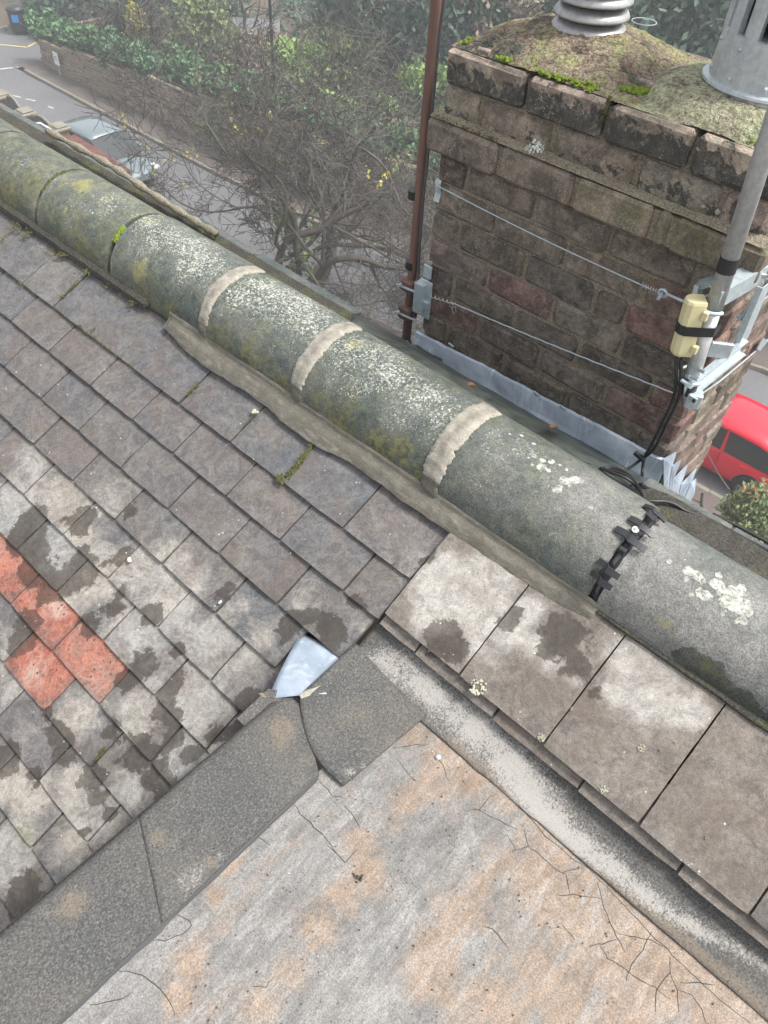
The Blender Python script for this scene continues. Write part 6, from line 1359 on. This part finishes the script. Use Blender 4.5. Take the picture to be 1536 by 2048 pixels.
bx(849, 527, 862, 560, YC - .008, .006, M['galv'], 'upper_tab'); bx(847, 600, 856, 622, YC - .012, .008, M['galv'], 'lower_tab')
for (v0, v1, w) in ((552, 576, .021), (608, 634, .022)):
    a, b = at_y(818, v0, 1.70), at_y(818, v1, 1.70); c = (a + b) / 2; c.x = p0.x + (p1.x - p0.x) * (c.z - p0.z) / (p1.z - p0.z)
    mb = MB(); mb.bbox(c + Vector((0, -.006, 0)), (.05, .05, a.z - b.z), .006, jit=.001); sub(mb, 'pole_clamp', M['rust'], br)
    mb = MB(); mb.tube([c + Vector((-.03, -.034, -.004)), c + Vector((.055, -.030, .002))], .004, 8); mb.tube([c + Vector((-.012, -.036, .006)), c + Vector((-.012, -.05, .006))], .006, 6); sub(mb, 'clamp_bolt', M['galv'], br)
cb = MB(); pts = [at_y(u, v, 1.683) for u, v in ((888, 0), (880, 60), (868, 180), (857, 300), (846, 400), (841, 470), (838, 520), (836, 570), (833, 610), (824, 640), (817, 660), (818, 678), (824, 695), (830, 706))]
pts = [top + Vector((.02, -.02, 0))] + pts; q = []
for a, b in zip(pts, pts[1:]): q += [a.lerp(b, t / 4) for t in range(4)]
cb.tube(q + [pts[-1]], .0042, 8); tag(cb.build('aerial_cable', plain('grey_cable', (.07, .07, .072), .5), smooth=True), 'thin dark cable taped down the side of the rusty pole', 'cable')

# mast on the right corner
ms = empty('aerial_mast', tuple(at_y(1380, 762, 1.555)), 'dull aluminium aerial mast standing in front of the right corner', 'mast')
m0, m1 = at_y(1371, 792, 1.56), at_y(1520, 330, 1.56); dm = m1 - m0; mt = m0 + dm * 2.2
mb = MB(); mb.tube([m0.lerp(m1, .42), mt], .0185, 24); sub(mb, 'upper_tube', M['alu'], ms, smooth=True)
mb = MB(); mb.tube([m0.lerp(m1, .02), m0.lerp(m1, .43)], .0172, 24); sub(mb, 'lower_tube', M['alu'], ms, smooth=True)
def on_mast(u, v): # closest param from pixel row
    best = min(range(400), key=lambda k: abs((lambda w: 1024 + 1538 * (RW[1] @ w) / (RW[2] @ w))(np.array([*(m0 + dm * (k / 200))]) - np.array([0, 0, CZ])) - v)); return m0 + dm * (best / 200), best / 200
c, _ = on_mast(0, 528); mb = MB(); mb.tube([c - dm.normalized() * .016, c + dm.normalized() * .016], .0198, 20); sub(mb, 'tape_band', M['black'], ms)
c, _ = on_mast(0, 772); mb = MB(); mb.tube([c - dm.normalized() * .018, c + dm.normalized() * .018], .0198, 20); sub(mb, 'tape_band', M['black'], ms)
for (va, vb) in ((585, 640), (700, 752)):
    a, _ = on_mast(0, va); b, _ = on_mast(0, vb); mb = MB(); n1 = Vector((-.75, -.66, 0)); P = []
    for t in range(9):
        p = a.lerp(b, t / 8); P.append([p + Vector((math.cos(g) * .0176, math.sin(g) * .0176, 0)) for g in [PI * (0.98 + .045 * k) for k in range(7)]])
    mb.grid(P); sub(mb, 'algae_patch', M['mossmast'], ms, 'yellow green algae on the shaded side of the mast foot', smooth=True)
bk = empty('mast_bracket', tuple(at_y(1440, 680, 1.62)), 'galvanised cranked steel bracket wrapped round the right corner', 'bracket')
def strap(pts, w, th, wd, nm, mat=M['galv']):
    mb = MB(); wd = Vector(wd); P = []
    for i, p in enumerate(pts):
        P.append([p - wd * w / 2, p + wd * w / 2])
    mb.grid(P); o = sub(mb, nm, mat, bk); md = o.modifiers.new('t', 'SOLIDIFY'); md.thickness = th; md.offset = 0; return o
# right frame: top arm, upright, lower arm; each a flat with an up-turned lip
T0, T1, T2, T3, T4 = at_y(1438, 603, 1.545), at_y(1531, 549, 1.70), at_y(1529, 580, 1.70), at_y(1483, 690, 1.70), at_y(1368, 783, 1.535)
T1b = at_y(1525, 556, 1.70)
def arm(a, b, w, nm, up=(0, 0, 1), lip=.014, flip=1):
    d = (b - a).normalized(); u = Vector(up); u = (u - d * u.dot(d)).normalized(); s_ = d.cross(u) * flip
    mb = MB(); P = [[a - u * w / 2 + s_ * lip, a - u * w / 2, a + u * w / 2, a + u * w / 2 + s_ * lip], [b - u * w / 2 + s_ * lip, b - u * w / 2, b + u * w / 2, b + u * w / 2 + s_ * lip]]
    mb.grid(P); o = sub(mb, nm, M['galv'], bk); md = o.modifiers.new('t', 'SOLIDIFY'); md.thickness = .0035; md.offset = 0
arm(T0, T1, .040, 'top_arm', lip=.034, flip=-1); arm(T2 + Vector((0, 0, .014)), T3, .046, 'upright', up=(0, 1, 0), lip=.012, flip=-1); arm(T3, T4, .046, 'lower_arm', lip=.016, flip=-1)
L0, L1, L2, L3 = at_y(1462, 545, 1.665), at_y(1396, 566, 1.665), at_y(1384, 605, 1.66), at_y(1376, 650, 1.655)
arm(L0, L1, .020, 'left_top_arm', up=(0, 1, .4), lip=.012); arm(L1, L2, .028, 'left_upright', up=(0, 1, 0), lip=.010); arm(L2, L3, .028, 'left_upright', up=(0, 1, 0), lip=.010); arm(L0, T1, .020, 'back_bar', up=(0, 1, .4), lip=.012)
for (a, b) in (((1412, 600), (1448, 618)), ((1363, 742), (1396, 760))):
    c, _ = on_mast(0, (a[1] + b[1]) / 2); mb = MB(); mb.tube([c + Vector((math.cos(g) * .029, math.sin(g) * .029, .006 * math.sin(g))) for g in [PI * .75 + PI * 1.1 * k / 12 for k in range(13)]], .0045, 8); sub(mb, 'u_bolt', M['galv'], bk, smooth=True)
for (p, q, y) in (((1478, 637), (1492, 625), 1.685), ((1392, 737), (1412, 745), 1.56), ((1376, 751), (1398, 760), 1.55)):
    a, b = at_y(*p, y), at_y(*q, y - .02 if y < 1.6 else y); mb = MB(); mb.tube([a, b], .0048, 10); mb.tube([a.lerp(b, .0), a.lerp(b, .2)] if y > 1.6 else [a, a.lerp(b, .3)], .008, 6); sub(mb, 'bolt', M['galv'], bk)
mb = MB(); e = at_x(1514, 612, XR + .02); mb.tube([e + Vector((0, .009 * math.cos(t), .012 * math.sin(t))) for t in [i * 2 * PI / 12 for i in range(13)]], .003, 6); mb.tube([e + Vector((0, .01, .008)), at_x(1540, 590, XR + .02)], .002, 5); sub(mb, 'hook', M['cowlp'], bk)
ft = at_y(1388, 795, 1.56); mb = MB(); mb.bbox(ft + Vector((.0, 0, -.004)), (.034, .03, .04), .003, Matrix.Rotation(.5, 3, 'Z')); mb.bbox(ft + Vector((.006, -.018, .004)), (.016, .006, .02), .001); sub(mb, 'foot_clamp', M['galv'], bk)
mb = MB(); mb.bbox(ft + Vector((.008, -.022, .008)), (.007, .006, .009), .001); sub(mb, 'clamp_slot', M['black'], bk)
ub = at_y(1440, 700, 1.62); mb = MB(); mb.bbox(ub, (.05, .01, .04), .002, Matrix.Rotation(.6, 3, 'Z')); sub(mb, 'back_plate', M['cowlp'], bk)

# cream box taped to the mast
jb = empty('junction_box', tuple(at_y(1372, 660, 1.525)), 'cream plastic junction box strapped to the mast with black tape', 'junction box')
c, _ = on_mast(0, 655); axis = dm.normalized(); ux = Vector((-.78, -.62, 0)); ux = (ux - axis * ux.dot(axis)).normalized(); uy = axis.cross(ux)
def half(c0, hh, nm, flipz):
    prof = [(-.022, .0), (-.022, .030), (-.015, .040), (0, .044), (.015, .040), (.022, .030), (.022, .0)]; mb = MB(); P = []
    for z, k in ((-hh, .93), (-hh + .006, 1), (hh - .006, 1), (hh, .93)):
        P.append([c0 + axis * z + uy * px * k + ux * (.022 + py * k) for px, py in prof])
    mb.grid(P); b = len(mb.v) - 7 * 4; mb.f.append(tuple(range(0, 7))[::-1]); mb.m.append(0); mb.f.append(tuple(range(21, 28))); mb.m.append(0)
    mb.f.append((0, 7, 14, 21, 27, 20, 13, 6)); mb.m.append(0); o = sub(mb, nm, M['cream'], jb); fix_normals(o); return o
cU, _ = on_mast(0, 655); half(cU + axis * .036, .032, 'upper_shell', 1); half(cU - axis * .036, .027, 'lower_shell', 1)
mb = MB(); mb.bbox(cU + axis * .042 + ux * .022 + uy * .026, (.012, .012, .02), .001); mb.bbox(cU - axis * .040 + ux * .022 + uy * .026, (.012, .012, .018), .001); sub(mb, 'hinge_lug', M['cream'], jb)
mb = MB(); prof = [(-.023, -.002), (-.023, .031), (-.015, .0415), (0, .0455), (.015, .0415), (.023, .031), (.025, .0), (.024, -.03), (0, -.0475), (-.024, -.03)]; P = []
for z in (-.011, .011): P.append([cU + axis * (z + .002) + uy * px + ux * (.022 + py) for px, py in prof + prof[:1]])
mb.grid(P); o = sub(mb, 'tape_strap', M['black'], jb); md = o.modifiers.new('t', 'SOLIDIFY'); md.thickness = .0015; md.offset = 0

def cable(name, pts, r, label, group=None, mat=None):
    q = []; n = len(pts)
    for i in range(n - 1):
        p0_, p1_, p2_, p3_ = pts[max(i - 1, 0)], pts[i], pts[i + 1], pts[min(i + 2, n - 1)]
        for t in [k / 6 for k in range(6)]: q.append(.5 * ((2 * p1_) + (-p0_ + p2_) * t + (2 * p0_ - 5 * p1_ + 4 * p2_ - p3_) * t * t + (-p0_ + 3 * p1_ - 3 * p2_ + p3_) * t ** 3))
    mb = MB(); mb.tube(q + [pts[-1]], r, 8); return tag(mb.build(name, mat or M['black'], smooth=True), label, 'cable', group)
Yb, Ym = 1.52, 1.56
def A(u, v, y): return at_y(u, v, y)
drop = [A(1352, 715, 1.53), A(1352, 760, 1.53), A(1346, 800, 1.55), A(1325, 845, 1.60), A(1300, 895, 1.625), A(1289, 915, 1.635)]
cable('cable', drop + [A(1284, 950, 1.61), A(1282, 985, 1.50), at_z(1290, 1002, CZ - 1.27)], .0042, 'black cable dropping from the cream box straight to the ridge', 'cables from the junction box')
cable('cable', [p + Vector((.010, .004, 0)) for p in drop[:5]] + [A(1278, 922, 1.63), A(1255, 938, 1.56), A(1225, 945, 1.50), at_z(1195, 936, CZ - 1.295), at_z(1168, 926, CZ - 1.285)], .0042, 'black cable bending left from the tie and trailing along the ridge', 'cables from the junction box')
for k, mid in enumerate(((1240, 938), (1243, 945), (1238, 950))):
    cable('cable', [at_z(1200, 938 - k, CZ - 1.295 + .006 * k), at_z(1222 + k, 935 + k * 5, CZ - 1.295 + .010 * k), at_z(1248, 944 + 5 * k, CZ - 1.29 + .008 * k), at_z(1268, 962 + 3 * k, CZ - 1.28), at_z(1283, 985 + k, CZ - 1.268), at_z(1288, 998, CZ - 1.265)], .0038, ('innermost turn of the slack black cable coil beside the lead apron', 'middle turn of the slack black cable coil beside the lead apron', 'outermost turn of the slack black cable coil nearest the ridge')[k], 'slack cable loops')
cable('cable', [at_z(1195, 938, CZ - 1.29), at_z(1222, 957, CZ - 1.285), at_z(1262, 978, CZ - 1.275), at_z(1290, 1000, CZ - 1.262), at_z(1330, 1003, CZ - 1.262), at_z(1352, 1010, CZ - 1.265), at_z(1372, 1022, CZ - 1.272), at_z(1420, 1040, CZ - 1.275), at_z(1480, 1072, CZ - 1.275), at_z(1545, 1106, CZ - 1.275), at_z(1700, 1190, CZ - 1.275)], .0045, 'long black cable running away right along the back of the ridge', 'cables from the junction box')
cable('cable', [at_z(1425, 1028, CZ - 1.30), at_z(1480, 1055, CZ - 1.30), at_z(1545, 1090, CZ - 1.30), at_z(1700, 1176, CZ - 1.30)], .004, 'second black cable along the outer edge at the right border', 'cables from the junction box')
tg = at_y(1287, 914, 1.632); mb = MB(); mb.bbox(tg + Vector((-.008, -.006, 0)), (.036, .012, .013), .002, Matrix.Rotation(.25, 3, 'Y')); tag(mb.build('cable_tie', M['black']), 'black cable tie gathering the cables in front of the lead apron', 'cable tie')

# ------------------------------------------------------------------ plastic union strip over the open ridge joint
us = empty('ridge_union_strip', tuple(ridge_pt(-.3, 1.2, .15)), 'black plastic joint strip with cross shaped cleats over the open ridge joint', 'plastic clip')
XJ = -.300; RU = .149
mb = MB(); P = []
for i in range(50):
    a = .02 + 1.9 * i / 49; P.append([ridge_pt(XJ - .010, a, RU - .009), ridge_pt(XJ - .007, a, RU - .004), ridge_pt(XJ + .007, a, RU - .004), ridge_pt(XJ + .010, a, RU - .009)])
mb.grid(P); sub(mb, 'channel', M['clip'], us)
for (a0, a1, mt_) in ((.30, .50, 'galv'), (.80, 1.0, 'alu')):
    mb = MB(); P = [[ridge_pt(XJ - .0045, a0 + (a1 - a0) * i / 6, RU - .0025), ridge_pt(XJ + .0045, a0 + (a1 - a0) * i / 6, RU - .0025)] for i in range(7)]; mb.grid(P); sub(mb, 'channel_floor', plain('grey_plastic', (.1, .1, .105), .45), us)
def cleat(a, w, stem_a, tiltv=0.0, nm='cleat'):
    mb = MB(); P = []
    for i in range(9):
        f = i / 8 * 2 - 1; lift = .012 - .005 * abs(f) ** 2; P.append([ridge_pt(XJ + f * w, a - .045 + tiltv * f, RU + lift), ridge_pt(XJ + f * w, a + .045 + tiltv * f, RU + lift + .001)])
    mb.grid(P); P = []
    for i in range(5):
        aa = a + (stem_a - a) * i / 4; P.append([ridge_pt(XJ - .010, aa, RU + .0105 - .001 * i), ridge_pt(XJ + .010, aa, RU + .0105 - .001 * i)])
    mb.grid(P); o = sub(mb, nm, M['clip'], us); md = o.modifiers.new('t', 'SOLIDIFY'); md.thickness = .004; md.offset = -1
def ang(u, v): return ang_conv(u, v)[1] / .16
aa = [ang(1200, 1148), ang(1217, 1128), ang(1265, 1072), ang(1290, 1050), ang(1325, 1028)]
cleat(aa[0], .026, aa[0] + .12); cleat(aa[1], .027, aa[1] - .1); cleat(aa[2], .038, aa[2] + .16); cleat(aa[3], .030, aa[3] - .1); cleat(aa[4], .028, aa[4] - .16)
for a in (.55, .72, 1.05, 1.35):
    mb = MB(); mb.bbox(ridge_pt(XJ, a, RU + .002), (.016, .012, .014), .002); sub(mb, 'strip_block', M['clip'], us)
sc = ridge_pt(XJ - .004, (aa[2] + aa[3]) / 2, RU + .0125); nrm = (ridge_pt(XJ, (aa[2] + aa[3]) / 2, 1.2) - ridge_pt(XJ, (aa[2] + aa[3]) / 2, .2)).normalized()
q3 = nrm.to_track_quat('Z', 'Y').to_matrix(); mb = MB(); mb.lathe([(.0078, 0), (.0078, .002), (.004, .003)], sc, 16, q3); sub(mb, 'washer', M['lichw'], us)
mb = MB(); mb.lathe([(.003, .003), (.0028, .006), (.001, .0066)], sc, 8, q3); sub(mb, 'screw_head', M['galv'], us)
# nail heads on the flat roof
mb = MB(); c = at_z(876, 1515, ZF); mb.lathe([(.006, 0.002), (.0065, .004), (.003, .007)], c, 10); tag(mb.build('clout_nail', M['galv']), 'small galvanised clout nail standing up from the orange coating', 'nail')
tw_ = MB(); c = at_z(718, 1755, ZF + .004)
for _ in range(14): tw_.bbox(c + Vector((Rm.gauss(0, .004), Rm.gauss(0, .005), -.002)), (.0045, .0035, .002), .0005, Matrix.Rotation(Rm.uniform(0, 3), 3, 'Z'))
tag(tw_.build('debris_patch', M['bed']), 'small dark clot of grit stuck on the orange streak of the coating', 'debris')
gr = MB()
for _ in range(420):
    x, y = Rm.uniform(-.5, .9), Rm.uniform(-.3, .69); s = Rm.uniform(.0008, .0024); gr.bbox((x, y, ZF + .002 + s * .3 + 0.003 * fbm(x * 3, y * 3)), (s * 1.6, s, s), s * .2, Matrix.Rotation(Rm.uniform(0, 3), 3, 'Z'))
tag(gr.build('roof_grit', M['bed']), kind='stuff')
